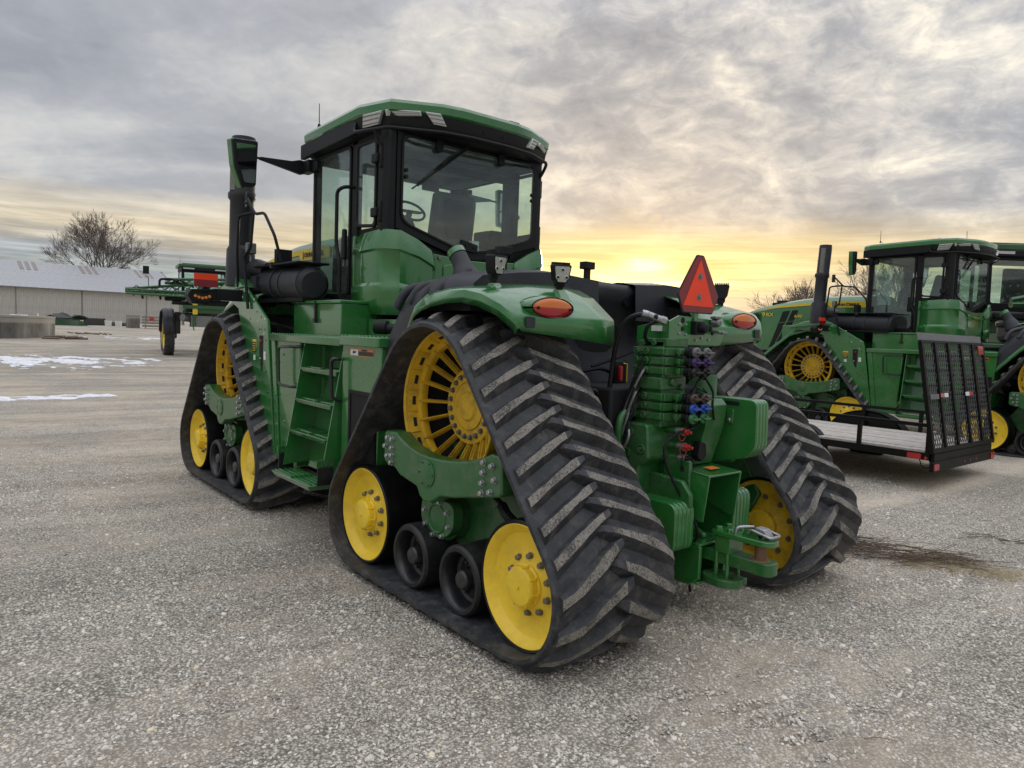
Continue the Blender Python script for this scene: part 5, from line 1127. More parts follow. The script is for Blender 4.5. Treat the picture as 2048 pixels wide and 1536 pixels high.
    for k, z_ in enumerate(zs):
        q = MB(); q.box(-.735, -.46, .10, .335, z_-.026, z_+.024); q.box(-.72, -.62, .33, .35, z_-.022, z_+.020); q.box(-.60, -.50, .335, .345, z_-.010, z_+.010)
        q.cyl((-.725, .22, z_), (-.84, .235, z_), .027, .024, 14); q.cyl((-.725, .12, z_), (-.84, .12, z_), .027, .024, 14); q.box(-.79, -.76, .08, .27, z_-.018, z_+.018)
        q.cyl((-.77, .255, z_-.03), (-.77, .255, z_+.02), .010, seg=8)
        vs = mk(q, 'valve_section', G, vb, bevel=.006)
        for x in (-.49, -.575):
            q = MB(); q.lathe([(.024, -.01), (.025, .014), (.018, .017), (.016, .008), (.009, .008), (.008, .016), (0, .017)], (x, .335, z_), 'y', 18); mk(q, 'spool_plug', G, vb)
        # coupler sleeves and dust caps
        for y in (.235, .125):
            q = MB(); q.cyl((-.835, y, z_), (-.875, y, z_), .034, .034, 20); q.cyl((-.812, y, z_), (-.836, y, z_), .030, .030, 16); mk(q, 'coupler', 'black', vb)
            q = MB(); q.lathe([(.033, -.002), (.034, -.016), (.026, -.024), (0, -.027)], (-.875, y, z_), 'x', 20); q.box(-.925, -.895, y-.033, y+.033, z_-.006, z_+.006); q.hexa([(-.895, y-.005, z_-.028), (-.895, y+.005, z_-.028), (-.895, y+.005, z_+.028), (-.895, y-.005, z_+.028), (-.922, y-.004, z_-.012), (-.922, y+.004, z_-.012), (-.922, y+.004, z_+.012), (-.922, y-.004, z_+.012)])
            mk(q, 'dust_cap', caps[k], vb, bevel=.002)
        q = MB(); q.box(-.872, -.85, .085, .275, z_-.030, z_+.030); mk(q, 'coupler_block', 'black', vb, bevel=.012)
    q = MB(); q.box(-.712, -.455, .094, .348, 1.425, 1.502); q.cyl((-.70, .24, 1.475), (-.735, .24, 1.475), .03, .03, 6); q.cyl((-.70, .15, 1.44), (-.73, .15, 1.44), .022, .022, 6); mk(q, 'centre_section', G, vb, bevel=.006)
    q = MB(); q.box(-.72, -.52, .10, .32, 1.70, 1.755); q.cyl((-.62, .32, 1.725), (-.62, .335, 1.725), .022, seg=16); q.cyl((-.54, .32, 1.725), (-.54, .335, 1.725), .018, seg=16); mk(q, 'stack_cover', G, vb, bevel=.006)
    q = MB(); q.box(-.66, -.60, .28, .335, 1.80, 1.835); mk(q, 'paper_label', 'white', root)
    # quick couplers under the stack, red ones
    for (y, z_, m1) in ((.22, 1.165, 'redcap'), (.20, 1.065, 'redcap'), (.18, .985, 'black')):
        q = MB(); q.cyl((-.66, y, z_), (-.76, y, z_), .022, seg=14); fit = mk(q, 'fitting', G)
        q = MB(); q.cyl((-.76, y, z_), (-.815, y, z_), .026, seg=18); mk(q, 'coupler_sleeve', 'steel', fit)
        q = MB(); q.cyl((-.815, y, z_), (-.845, y, z_), .024, .018, 16); q.cyl((-.845, y, z_), (-.87, y, z_), .01, seg=8)
        q.tube([(-.80-.0, y+.0+.036*math.cos(a), z_-.02+.042*math.sin(a)) for a in [2*PI*i/20 for i in range(21)]], .0035, 5); mk(q, 'coupler_cap', m1, fit)
    q = MB(); q.prism(rpoly([(.10, 1.10), (.04, 1.08), (.03, 1.0), (.08, .96), (.12, 1.0)], .01, 2), 'x', -.86, -.80); mk(q, 'breakaway_plug', 'black', bevel=.006)
    # cable from the fittings down to the drawbar
    q = MB(); q.tube(arc_pts([(-.86, .14, 1.20), (-.80, .30, 1.15), (-.78, .38, 1.08), (-.80, .37, .96), (-.85, .28, .77), (-.90, .20, .64), (-.94, .17, .50), (-.80, .10, .40), (-.84, .10, .10)], .08), .0095, 8); mk(q, 'trailer_cable', 'black')
    q = MB(); q.tube(arc_pts([(-.84, .05, 1.55), (-.86, .16, 1.50), (-.88, .25, 1.40), (-.86, .24, 1.28), (-.82, .16, 1.18)], .05), .010, 8); q.tube(arc_pts([(-.86, .10, 1.52), (-.88, .02, 1.42), (-.90, .06, 1.34), (-.88, .0, 1.24)], .05), .008, 8); q.tube(arc_pts([(-.70, .34, 1.87), (-.64, .42, 1.84), (-.60, .40, 1.76), (-.58, .34, 1.72)], .04), .012, 8); mk(q, 'wiring_loom', 'black')
    # ---- green bracket plate on top carrying the electrical sockets
    q = MB(); q.prism([(.30, 1.865), (.20, 1.905), (-.20, 1.89), (-.22, 1.83), (-.30, 1.80), (-.26, 1.72), (.30, 1.715)], 'x', -.715, -.70); q.prism([(-.70, 1.72), (-.70, 1.715), (-.45, 1.715), (-.45, 1.72)], 'y', -.25, .30); q.prism([(-.70, 1.72), (-.45, 1.72), (-.45, 1.83), (-.70, 1.88)], 'y', .29, .30)
    pl = mk(q, 'socket_plate', 'green', bevel=.003)
    for (y, z_) in ((.20, 1.85), (.20, 1.79), (.135, 1.85), (.13, 1.785), (.02, 1.75), (-.12, 1.755), (-.04, 1.765)):
        q = MB(); q.bolt((-.715, y, z_), (-1, 0, 0), .0085, .010); mk(q, 'plate_bolt', 'steel', pl)
    for (y, z_, r) in ((.165, 1.875, .020), (.165, 1.82, .016), (-.16, 1.80, .014)):
        q = MB(); q.cyl((-.715, y, z_), (-.717, y, z_), r, seg=16); mk(q, 'plate_hole', 'deepblack', pl)
    q = MB(); q.box(-.76, -.715, -.02, .08, 1.785, 1.875); q.lathe([(.0, -.075), (.028, -.07), (.034, -.05), (.034, .0)], (-.735, .025, 1.83), 'x', 20); q.box(-.80, -.75, -.045, -.02, 1.81, 1.85); mk(q, 'power_socket', 'black', pl, bevel=.006)
    q = MB(); q.lathe([(.0, -.06), (.022, -.055), (.03, -.03), (.03, .0)], (-.725, -.155, 1.87), 'x', 16); q.box(-.77, -.72, -.185, -.12, 1.895, 1.915); q.box(-.78, -.72, -.21, -.15, 1.80, 1.82); q.box(-.79, -.75, -.235, -.18, 1.795, 1.815); mk(q, 'trailer_socket', 'boltdark', pl, bevel=.006)
    # ---- big hose looping up to the plate
    q = MB(); q.tube(arc_pts([(-.70, .40, 1.885), (-.62, .48, 1.905), (-.52, .50, 1.86), (-.45, .50, 1.72), (-.41, .48, 1.56), (-.39, .48, 1.38), (-.36, .52, 1.12)], .15, 6), .0165, 10); hs = mk(q, 'hydraulic_hose', 'rubber_black')
    q = MB(); q.cyl((-.66, .45, 1.902), (-.70, .37, 1.872), .020, .022, 12); q.cyl((-.70, .37, 1.872), (-.715, .34, 1.862), .027, .027, 6); q.cyl((-.64, .48, 1.908), (-.66, .45, 1.902), .022, .022, 12); mk(q, 'hose_fitting', 'steel', hs)
    # ---- slow vehicle triangle
    yc = .04
    P_ = lambda pts, sc_=1.0: [(yc+y*sc_, 2.075+(z_-2.075)*sc_) for y, z_ in pts]
    hexo = [(.038, 2.305), (-.038, 2.305), (-.222, 2.045), (-.160, 1.925), (.160, 1.925), (.222, 2.045)]
    q = MB(); q.prism(rpoly(P_(hexo), .012, 3), 'x', -.735, -.728); tri = mk(q, 'warning_triangle', 'labelblack', bevel=.002)
    q = MB(); q.prism(rpoly(P_(hexo, .955), .012, 3), 'x', -.7385, -.7352); mk(q, 'reflective_border', 'darkred', tri)
    q = MB(); q.prism([(yc, 2.275), (yc-.162, 1.972), (yc+.162, 1.972)], 'x', -.7412, -.7388); mk(q, 'orange_triangle', 'orange', tri)
    for z_ in (2.165, 2.03):
        q = MB(); q.cyl((-.7412, yc, z_), (-.744, yc, z_), .024, .023, 20); q.bolt((-.744, yc, z_), (-1, 0, 0), .008, .008); mk(q, 'triangle_bolt', 'boltdark', tri)
    text_mesh('REFLECTIVE', .008, 'lettering', 'greycap', frame_mtx((-.739, yc+.022, 1.95), (0, -1, 0), (0, 0, 1)), tri, .0002)
    text_mesh('SAFETY', .008, 'lettering', 'greycap', frame_mtx((-.739, yc+.015, 1.94), (0, -1, 0), (0, 0, 1)), tri, .0002)
    q = MB(); q.box(-.728, -.70, yc-.02, yc+.02, 1.86, 2.20); mk(q, 'triangle_post', 'green')
    # ---- green tank (filter can), pipes, hoses in the bay
    q = MB(); q.lathe([(0, .145), (.10, .14), (.105, .12), (.105, -.20), (.09, -.22), (0, -.22)], (-.42, -.50, 1.36), 'z', 32); q.cyl((-.42, -.50, 1.50), (-.42, -.50, 1.53), .02, seg=10); mk(q, 'filter_can', 'green_rough')
    q = MB(); q.tube(arc_pts([(-.50, .36, 1.30), (-.50, .47, 1.24), (-.50, .49, 1.17), (-.50, .48, 1.02)], .07), .026, 12); q.cyl((-.50, .485, 1.06), (-.50, .48, 1.02), .04, seg=6); mk(q, 'oil_pipe', G)
    q = MB(); q.tube(arc_pts([(-.50, .36, 1.50), (-.50, .365, 1.26), (-.44, .38, 1.22), (-.25, .45, 1.21)], .06), .018, 10); q.cyl((-.50, .36, 1.42), (-.50, .36, 1.50), .026, seg=6); mk(q, 'steel_pipe', 'boltdark')
    for k in range(16):
        r = RND; y0 = .0+.045*k; q = MB(); q.tube(arc_pts([(-.05, y0+.1, 1.25+r.uniform(-.05, .30)), (-.30, y0+r.uniform(0, .3), 1.25+r.uniform(-.1, .25)), (-.36, y0+r.uniform(-.1, .2), 1.15+r.uniform(-.1, .2)), (-.40, y0+r.uniform(-.05, .1), 1.0+r.uniform(-.1, .1))], .1), .010+.004*(k % 3), 8); mk(q, 'bay_hose', 'rubber_black')
    q = MB(); q.tube(arc_pts([(.1, .75, 1.66), (.05, .55, 1.46), (.0, .35, 1.50), (-.02, .15, 1.53), (-.05, .0, 1.44), (-.1, .05, 1.28), (-.15, .3, 1.22)], .1), .014, 8); q.tube(arc_pts([(.05, .2, 1.53), (.0, -.1, 1.62), (.02, -.4, 1.72)], .1), .012, 8); mk(q, 'bay_hose', 'black')
    for k in range(12):     # looms and small pipes hanging round the valve stack
        r = RND; y0 = -.02+.035*k; z0 = 1.72-.045*k; q = MB()
        q.tube(arc_pts([(-.46, y0+.05, z0), (-.56-.02*(k % 4), .37+.012*k, z0-.08), (-.50, .40+.01*k, z0-.30), (-.42, .42, max(.95, z0-.5))], .08), .0055+.002*(k % 3), 6); mk(q, 'small_hose', ['rubber_black', 'black', 'boltdark'][k % 3])
    for k in range(7):
        z0 = [1.672, 1.610, 1.548, 1.380, 1.318, 1.255, 1.46][k]; q = MB()
        q.tube(arc_pts([(-.84, .08, z0-.02), (-.80, .03-.01*k, z0-.06), (-.74, .02, z0-.02), (-.66, .05, z0-.10)], .03), .005, 6); mk(q, 'cap_tether', 'black')
    q = MB(); q.box(-.13, -.10, .02, .14, 1.42, 1.58); iso = mk(q, 'battery_switch', 'black', bevel=.006)
    q = MB(); q.prism(rpoly([(.09, 1.545), (.115, 1.545), (.115, 1.44), (.085, 1.44)], .01, 3), 'x', -.155, -.13); mk(q, 'switch_lever', 'redcap', iso, bevel=.003)
    q = MB(); q.tube([(-.145, .035, 1.43), (-.145, .035, 1.56), (-.145, .075, 1.565)], .004, 6); mk(q, 'switch_wire', 'labelyellow', iso)
    # dark bulk behind
    q = MB(); q.box(-.28, .1, -.68, .68, .5, 1.12); q.box(-.0, .3, -.70, .70, 1.1, 1.36); q.cyl((-.4, -1.1, .93), (-.2, -.5, .9), .10, seg=16); q.cyl((-.5, -1.25, .86), (-.45, -1.05, .95), .07, seg=14); mk(q, 'rear_axle_case', 'deepblack', bevel=.02)
    q = MB(); q.box(-.36, -.30, .0, .60, 1.05, 1.20); q.prism([(-.38, .95), (-.38, .55), (-.30, .50), (-.30, .95)], 'y', -.6, .6); mk(q, 'axle_cover', 'green_rough', bevel=.01)

tractor, both_ = make_tractor('tracked_tractor', 'big green four-track tractor nearest the camera, orange warning triangle on its back', 'tractor', group='articulated tracked tractors')
add_cab(tractor, both_); add_front(tractor, both_); add_rear(tractor)
# second machine of the same kind, parked alongside; only the side we see is copied
# ------------------------------------------------------------------ second tractor alongside
T2 = tractor.copy(); COL.objects.link(T2); T2.location = (-.5, -11.2, .055)
T2['label'] = 'identical green tracked tractor parked at the right, behind the black trailer and its raised ramp'
def keep(o):
    n = o.name.split('.')[0]
    if not n.startswith(('rubber_track', 'drive_wheel', 'idler_wheel', 'mid_roller', 'carrier_beam', 'pivot_flange', 'track_frame', 'grease_hose')): return True
    return (sum(c[1] for c in o.bound_box)/8) > 0          # the right-hand belts are out of sight
for ch in list(tractor.children):
    if keep(ch): dup(ch, T2, skip=('tread_buttons', 'bay_hose'))

# ------------------------------------------------------------------ flat-bed trailer with mesh ramp
MT['deck'] = pbr('weathered_deck_wood', (.50, .46, .41), .8, dirt=(.27, .24, .21), dirtamt=.6, dscale=5, bump=.4, bscale=40)
MT['trailerblack'] = pbr('gloss_black_paint', (.004, .004, .0045), .45, coat=0, dirt=(.03, .03, .03), dirtamt=.1, spec=.22)
MT['galv'] = pbr('bare_ramp_plate', (.20, .20, .205), .45, metal=.6)
tr = thing('utility_trailer', 'low black utility trailer with pale plank deck and upright mesh ramp, beside the right tractor', 'trailer', (-.21, -6.5, .01))
def tp(q, nm, mat, par=tr, **k): return q.make(nm, mat, par, **k)
LN, WD, DZ = 4.3, 1.0, .50
for s_ in (1, -1):
    q = MB(); q.box(0, LN, s_*WD-.03*s_, s_*WD, .38, .47); tp(q, 'side_frame', 'trailerblack', bevel=.004)
    q = MB(); q.box(.02, LN, s_*WD-.045*s_, s_*WD+.005*s_, .785, .83); tp(q, 'top_rail', 'trailerblack', bevel=.004)
    for k in range(6):
        x = .03+k*.84; q = MB(); q.box(x, x+.05, s_*WD-.045*s_, s_*WD+.003*s_, .46, .79); tp(q, 'rail_post', 'trailerblack', bevel=.003)
    q = MB(); q.box(1.55, 2.35, s_*(WD+.01), s_*(WD+.28), .60, .62) if False else None
    # wheel arch: flat topped fender with rounded ends, outside the rail
    q = MB(); prof = [(1.72+.62*math.cos(a), .30+.44*math.sin(a)) for a in [PI*i/18 for i in range(19)]]; prin = [(1.72+.60*math.cos(a), .30+.42*math.sin(a)) for a in [PI*i/18 for i in range(19)]]
    q.prism(prof+prin[::-1], 'y', s_*(WD+.02), s_*(WD+.25)); q.prism(prof, 'y', s_*(WD+.02), s_*(WD+.03)); fd = tp(q, 'trailer_fender', 'trailerblack', angle=50) if s_ < 0 else None
    q = MB(); q.lathe([(.0, .06), (.17, .06), (.19, .04), (.31, .03), (.335, .05), (.34, .10), (.335, .17), (.29, .18), (.0, .18)], (1.72, WD-.24 if s_ > 0 else -WD-.24, .30), 'y', 36); tp(q, 'trailer_wheel', 'rubber_black')
NB = 11
for k in range(NB):
    y0 = -WD+.035+k*(2*WD-.07)/NB; q = MB(); q.box(.03, LN-.02, y0+.004, y0+(2*WD-.07)/NB-.004, .462, .50+.004*math.sin(k*2.3)); tp(q, 'deck_board', 'deck', bevel=.004)
for k in range(7):
    q = MB(); q.box(.1+k*.65, .15+k*.65, -WD+.03, WD-.03, .39, .46); tp(q, 'cross_member', 'trailerblack')
q = MB(); q.box(-.03, .03, -WD, WD, .36, .47); q.box(-.05, 0, -WD-.06, WD+.06, .25, .37); tp(q, 'rear_crossbar', 'trailerblack', bevel=.006)
for y in (WD-.02, -WD+.02):
    q = MB(); q.prism(rpoly([(y-.075, .27), (y+.075, .27), (y+.075, .35), (y-.075, .35)], .03, 4), 'x', -.062, -.05); tp(q, 'tail_lamp', 'redlens', bevel=.003)
q = MB(); q.prism(rpoly([(.12, .385), (.28, .385), (.28, .455), (.12, .455)], .01, 2), 'y', WD+.001, WD+.012); tp(q, 'side_reflector', 'redlens')
q = MB(); q.cyl((.06, WD+.01, .41), (.06, WD+.02, .41), .018, seg=12); q.cyl((-.055, .05, .31), (-.045, .05, .31), .012, seg=8); q.cyl((-.055, -.15, .31), (-.045, -.15, .31), .012, seg=8); q.cyl((-.055, -.35, .31), (-.045, -.35, .31), .012, seg=8); tp(q, 'marker_lamp', 'redlens')
q = MB(); q.tube(arc_pts([(.16, WD-.06, .38), (.10, WD, .28), (-.02, WD-.1, .29)], .05), .007, 6); tp(q, 'lamp_cable', 'black')
q = MB(); q.cyl((.02, WD+.02, .73), (.02, WD-.10, .73), .016, seg=10); q.cyl((.02, WD+.03, .73), (.02, WD+.01, .73), .035, .03, 14); tp(q, 'ramp_latch', 'steel')
q = MB(); q.box(LN, LN+1.2, -.04, .04, .40, .48); q.box(LN-.05, LN, -WD, WD, .38, .83); q.cyl((LN+1.0, 0, .03), (LN+1.0, 0, .7), .03, seg=12); tp(q, 'drawbar_tongue', 'trailerblack')
# the ramp, standing up and leaning a little forward
GH, GW, lean = 1.36, 1.06, .235
ramp = None
def gp_(y, h, off=0): return (-.02+lean*(h/GH)+off, y, .49+h)
def gbar(y0, y1, h0, h1, t=.02, nm='ramp_bar', mat='trailerblack', par=None, off=0):
    q = MB(); q.hexa([gp_(y0, h0, -t+off), gp_(y1, h0, -t+off), gp_(y1, h0, t+off), gp_(y0, h0, t+off), gp_(y0, h1, -t+off), gp_(y1, h1, -t+off), gp_(y1, h1, t+off), gp_(y0, h1, t+off)]); return q.make(nm, mat, par or ramp or tr, bevel=.002)
ramp = None
ramp_ = gbar(-GW, GW, -.01, .04, .022, 'ramp', par=tr); ramp = ramp_
gbar(-GW, GW, GH-.03, GH, .012); gbar(-GW, GW, .66, .70, .006, off=.03)
for y in (-GW+.02, -.64, -.22, .22, .64, GW-.02): gbar(y-.028, y+.028, .02, GH-.02, .024)
gbar(-GW-.02, GW+.02, GH, GH+.09, .006, 'ramp_lip', 'galv', off=.02)
q = MB(); st = .068; hh = GH-.02
n_ = int((2*GW+hh)/st)+2
for sgn in (1, -1):
    for i in range(n_):
        # diagonal strand clipped to the ramp
        c0 = -GW-hh*.55+i*st if sgn > 0 else GW+hh*.55-i*st
        pts = []
        for h in (0.02, hh):
            pts.append((c0+sgn*h*.55, h))
        (ya, ha), (yb, hb) = pts
        t0, t1 = 0., 1.
        ta, tb = sorted(((-GW-ya)/(yb-ya), (GW-ya)/(yb-ya))); t0 = max(0, ta); t1 = min(1, tb)
        if t1 <= t0: continue
        if max(ya, yb) < -GW or min(ya, yb) > GW or (ya < -GW and yb > GW): continue
        a = (ya+(yb-ya)*t0, ha+(hb-ha)*t0); b = (ya+(yb-ya)*t1, ha+(hb-ha)*t1)
        if b[1]-a[1] < .03: continue
        w = .0042; q.hexa([gp_(a[0]-w, a[1], -.003), gp_(a[0]+w, a[1], -.003), gp_(a[0]+w, a[1], .004), gp_(a[0]-w, a[1], .004), gp_(b[0]-w, b[1], -.003), gp_(b[0]+w, b[1], -.003), gp_(b[0]+w, b[1], .004), gp_(b[0]-w, b[1], .004)])
MT['meshmetal'] = pbr('expanded_metal', (.06, .06, .06), .35, metal=.5, coat=.2)
q.make('ramp_mesh', 'meshmetal', ramp, kind='stuff')
for (y0, y1, m_) in ((.56, .44, 'white'), (.68, .56, 'redlens'), (-.16, -.28, 'white'), (-.28, -.42, 'redlens')): gbar(min(y0, y1), max(y0, y1), .655, .705, .003, 'reflective_tape', m_, off=-.03)
gbar(.74, 1.0, .64, .70, .004, 'ramp_stop', 'galv', off=-.03); gbar(-.98, -.80, 1.20, 1.32, .006, 'ramp_reflector', 'redlens', off=-.03)

# ------------------------------------------------------------------ field sprayers
MT['sprayergreen'] = pbr('sprayer_green_paint', (.013, .085, .018), .4, coat=.4, dirt=(.1,.11,.09), dirtamt=.3)
def make_sprayer(label, loc, rz=0, bl=3.0):
    s = thing('field_sprayer', label, 'sprayer', loc, rz, 'high-clearance field sprayers')
    def sp(q, nm, mat, par=s, **k): return q.make(nm, mat, par, **k)
    for sx in (0, 3.7):
        for s_ in (1, -1):
            y = (1.55 if sx == 0 else 1.36)*s_; q = MB(); a, b = (y-.21, y+.21)
            q.lathe([(.62, a+.03), (.88, a), (.94, a+.04), (.95, y), (.94, b-.04), (.88, b), (.62, b-.03)], (sx, 0, .95), 'y', 48)
            w = sp(q, 'tyre', 'rubber')
            q = MB(); n_ = 26
            for k in range(n_):
                for h_ in (1, -1):
                    a0 = 2*PI*(k+.5*(h_ > 0))/n_; P_ = []
                    for rr in (.93, .985):
                        for (yy, da) in ((y+.01*h_, 0), (y+.205*h_, .11), (y+.205*h_, .17), (y+.01*h_, .055)):
                            P_.append((sx+rr*math.cos(a0+da), yy, .95+rr*math.sin(a0+da)))
                    q.hexa(P_)
            sp(q, 'tyre_lugs', 'rubber', w, kind='stuff')
            q = MB(); o = b-.02 if s_ > 0 else a+.02
            q.lathe([(.63, o-y if False else 0), (.60, -.03*s_), (.40, -.12*s_), (.12, -.06*s_), (.10, .02*s_), (0, .02*s_)], (sx, o, .95), 'y', 40); sp(q, 'wheel_rim', 'yellow', w)
            q = MB(); yo, yi = y+.27*s_, y-.20*s_
            prof = [(1.05, 1.05), (.85, 1.62), (.45, 2.02), (0, 2.12), (-.5, 2.0), (-.92, 1.60), (-1.06, 1.0)]
            rows = []
            for (px_, pz_) in prof: rows.append([(sx+px_*.97, yo, pz_-.04), (sx+px_, yo-.04*s_, pz_), (sx+px_*1.02, y+.08*s_, pz_+.03), (sx+px_, y, pz_), (sx+px_*1.02, y-.08*s_, pz_+.03), (sx+px_, yi, pz_)])
            q.grid(rows); sp(q, 'mudguard', 'charcoal', solid=.015, angle=50)
            q = MB(); q.box(sx-.14, sx+.14, 1.05*s_, 1.28*s_, 1.0, 2.0); q.box(sx-.10, sx+.10, 0, 1.2*s_, 1.78, 1.98); q.cyl((sx, 1.2*s_, .95), (sx, 1.4*s_, .95), .16, seg=14); sp(q, 'axle_leg', 'blackmetal', bevel=.02)
    q = MB(); q.box(-1.6, 5.0, -.55, .55, 1.95, 2.25); q.box(-1.7, -1.3, -1.2, 1.2, 1.7, 3.1) if False else None; sp(q, 'chassis', 'sprayergreen', bevel=.03)
    q = MB(); q.box(-1.1, .0, -.9, .9, 2.0, 2.62); sp(q, 'solution_tank', 'charcoal', bevel=.15, seg=3)
    q = MB(); q.box(2.2, 4.9, -.7, .7, 2.0, 2.7); sp(q, 'engine_hood', 'sprayergreen', bevel=.12, seg=3)
    # cab
    q = MB(); q.prism([(.25, -1.1), (.25, 1.1), (2.0, 1.1), (2.3, .7), (2.3, -.7), (2.0, -1.1)], 'z', 4.08, 4.22); q.prism([(.40, -.95), (.40, .95), (2.0, .9), (2.1, .6), (2.1, -.6), (2.0, -.9)], 'z', 4.22, 4.27); rf = sp(q, 'cab_roof', 'sprayergreen', bevel=.05)
    q = MB(); q.prism([(.22, -1.0), (.22, 1.0), (2.0, 1.0), (2.0, -1.0)], 'z', 3.93, 4.085); sp(q, 'roof_fascia', 'black', bevel=.02)
    q = MB(); q.box(.2, .215, -.92, -.45, 3.99, 4.05); q.box(.2, .215, .45, .92, 3.99, 4.05); sp(q, 'roof_lamp', 'lens', rf)
    q = MB(); q.ring(rpoly([(-.98, 3.95), (.98, 3.95), (.95, 2.7), (-.95, 2.7)], .05, 4), rpoly([(-.86, 3.86), (.86, 3.86), (.84, 2.9), (-.84, 2.9)], .07, 4), 'x', .30, .36)
    for s_ in (1, -1):
        q.ring([(.33, 3.95), (2.0, 3.95), (2.1, 2.6), (.33, 2.6)], [(.50, 3.88), (1.92, 3.88), (2.0, 2.7), (.50, 2.7)], 'y', .93*s_, .97*s_)
    q.box(.3, 2.05, -.95, .95, 2.55, 2.72); sp(q, 'cab_frame', 'black', bevel=.01)
    q = MB(); q.prism([(-.88, 3.88), (.88, 3.88), (.86, 2.88), (-.86, 2.88)], 'x', .325, .33)
    q.prism([(-.88, 3.88), (.88, 3.88), (.86, 2.72), (-.86, 2.72)], 'x', 2.0, 2.005)
    for s_ in (1, -1): q.prism([(.48, 3.9), (1.94, 3.9), (2.02, 2.69), (.48, 2.69)], 'y', .95*s_, .952*s_)
    sp(q, 'cab_glass', 'glass', smooth=False)
    q = MB(); q.box(.9, 1.05, -.35, .2, 2.9, 3.75); q.box(.9, 1.4, -.35, .2, 2.72, 2.95); sp(q, 'driver_seat', 'black', bevel=.05)
    q = MB(); q.cyl((1.2, .95, 4.1), (1.2, .97, 4.62), .006, seg=5); sp(q, 'antenna', 'black')
    q = MB(); q.tube(arc_pts([(-.9, bl-.9, 3.05), (-.9, bl-.9, 3.45), (-.9, bl-.8, 3.50), (-.9, bl-.8, 3.62)], .05), .018, 6); q.box(-.96, -.88, bl-.92, bl-.68, 3.58, 3.92); sp(q, 'mirror_head', 'black', bevel=.03)
    # folded boom: three chords converging on the tip, with lattice
    def truss(A, B, w0, w1, nm, mat='sprayergreen', nseg=11, r=.03):
        A, B = Vector(A), Vector(B); d_ = (B-A); up_ = Vector((0, 0, 1)); sd_ = d_.cross(up_).normalized()
        def pt(t, k):
            w = w0+(w1-w0)*t; c = A.lerp(B, t)
            return c+[up_*w, -up_*w*.55+sd_*w*.35, -up_*w*.55-sd_*w*.35][k]
        q = MB()
        for k in range(3): q.tube([pt(0, k), pt(1, k)], r*2.1, 6)
        for i in range(nseg):
            t0, t1 = i/nseg, (i+1)/nseg
            for a, b in ((0, 1), (0, 2), (1, 2)):
                q.tube([pt(t0, a), pt(t1, b)], r*1.1, 5); q.tube([pt(t0, b), pt(t1, a)], r*.8, 4)
        return sp(q, nm, mat)
    truss((-1.2, -1.6, 3.1), (-1.0, bl, 2.82), .42, .06, 'spray_boom'); truss((-1.5, -1.6, 2.75), (-1.4, bl-.15, 2.72), .20, .05, 'spray_boom', nseg=14)
    truss((-.85, -1.6, 3.45), (-.8, bl*.53, 3.30), .16, .10, 'spray_boom', nseg=12); truss((-1.75, bl, 2.74), (-1.75, -3.2, 2.70), .12, .12, 'spray_boom', nseg=16, r=.02)
    q = MB()
    for k in range(15):
        y = bl-.3-k*(bl+1.9)/15; z_ = 2.78-.12*(k % 2)
        q.cyl((-1.25, y, z_), (-1.25, y, z_-.12), .05, seg=8); q.box(-1.35, -1.2, y-.05, y+.03, z_-.18, z_-.1)
        q.tube(arc_pts([(-1.2, y, z_+.1), (-1.3, y-.1, z_+.28), (-1.22, y-.3, z_+.12)], .08), .018, 5)
    sp(q, 'nozzle_body', 'black')
    if bl > 2: q = MB(); q.tube(arc_pts([(-1.1, bl*.6, 3.10), (-1.1, bl*.6, 3.38), (-1.1, 1.5, 3.42), (-1.1, 1.0, 3.15), (-1.1, .4, 3.25)], .12), .05, 8); q.tube(arc_pts([(-1.1, 1.6, 3.2), (-1.15, 1.2, 3.4), (-1.1, .6, 3.1)], .12), .04, 8); sp(q, 'boom_hose', 'black') if bl > 2 else None
    q = MB(); q.box(-1.7, -1.2, -1.1, 1.1, 2.15, 2.30); q.box(-1.6, -1.5, -1.0, -.9, 1.5, 3.0); q.box(-1.6, -1.5, .55, .68, 1.35, 3.0); q.box(-1.62, -1.3, -1.0, 1.0, 2.60, 2.70); sp(q, 'boom_rack', 'sprayergreen', bevel=.01)
    q = MB(); q.box(-1.66, -1.60, .50, .70, 1.9, 2.75); sp(q, 'boom_mast', 'labelyellow', bevel=.01)
    q = MB(); q.box(-1.5, -.9, -.2, .75, 1.35, 1.85); q.cyl((-1.4, 1.1, 1.75), (-1.0, .5, 1.7), .17, seg=14); q.cyl((-1.3, .6, 1.2), (-1.3, .8, 1.9), .03, seg=6); sp(q, 'pump', 'boltdark', bevel=.04)
    q = MB(); q.box(-1.5, -1.0, .9, 1.5, 2.3, 2.45); q.box(-1.45, -1.2, 1.1, 1.8, 2.45, 2.62); sp(q, 'rinse_tank', 'black', bevel=.05)
    q = MB(); q.prism([(.25, 1.9), (.95, 1.9), (.85, 2.9), (.3, 2.9)], 'x', -1.48, -1.44) if False else q.box(-1.4, -1.1, .1, .9, 2.7, 3.0); sp(q, 'valve_box', 'sprayergreen', bevel=.03)
    return s
sp1 = make_sprayer('green field sprayer with folded boom and yellow wheel, parked far left before the shed', (31.3, -6.15, ground_h(31, -5)-.02), -.165, 3.3)
sp2 = make_sprayer('second green sprayer mostly hidden behind the right tractor, cab top and boom showing', (1.35, -15.1, -.05), rad(-42), 1.2)

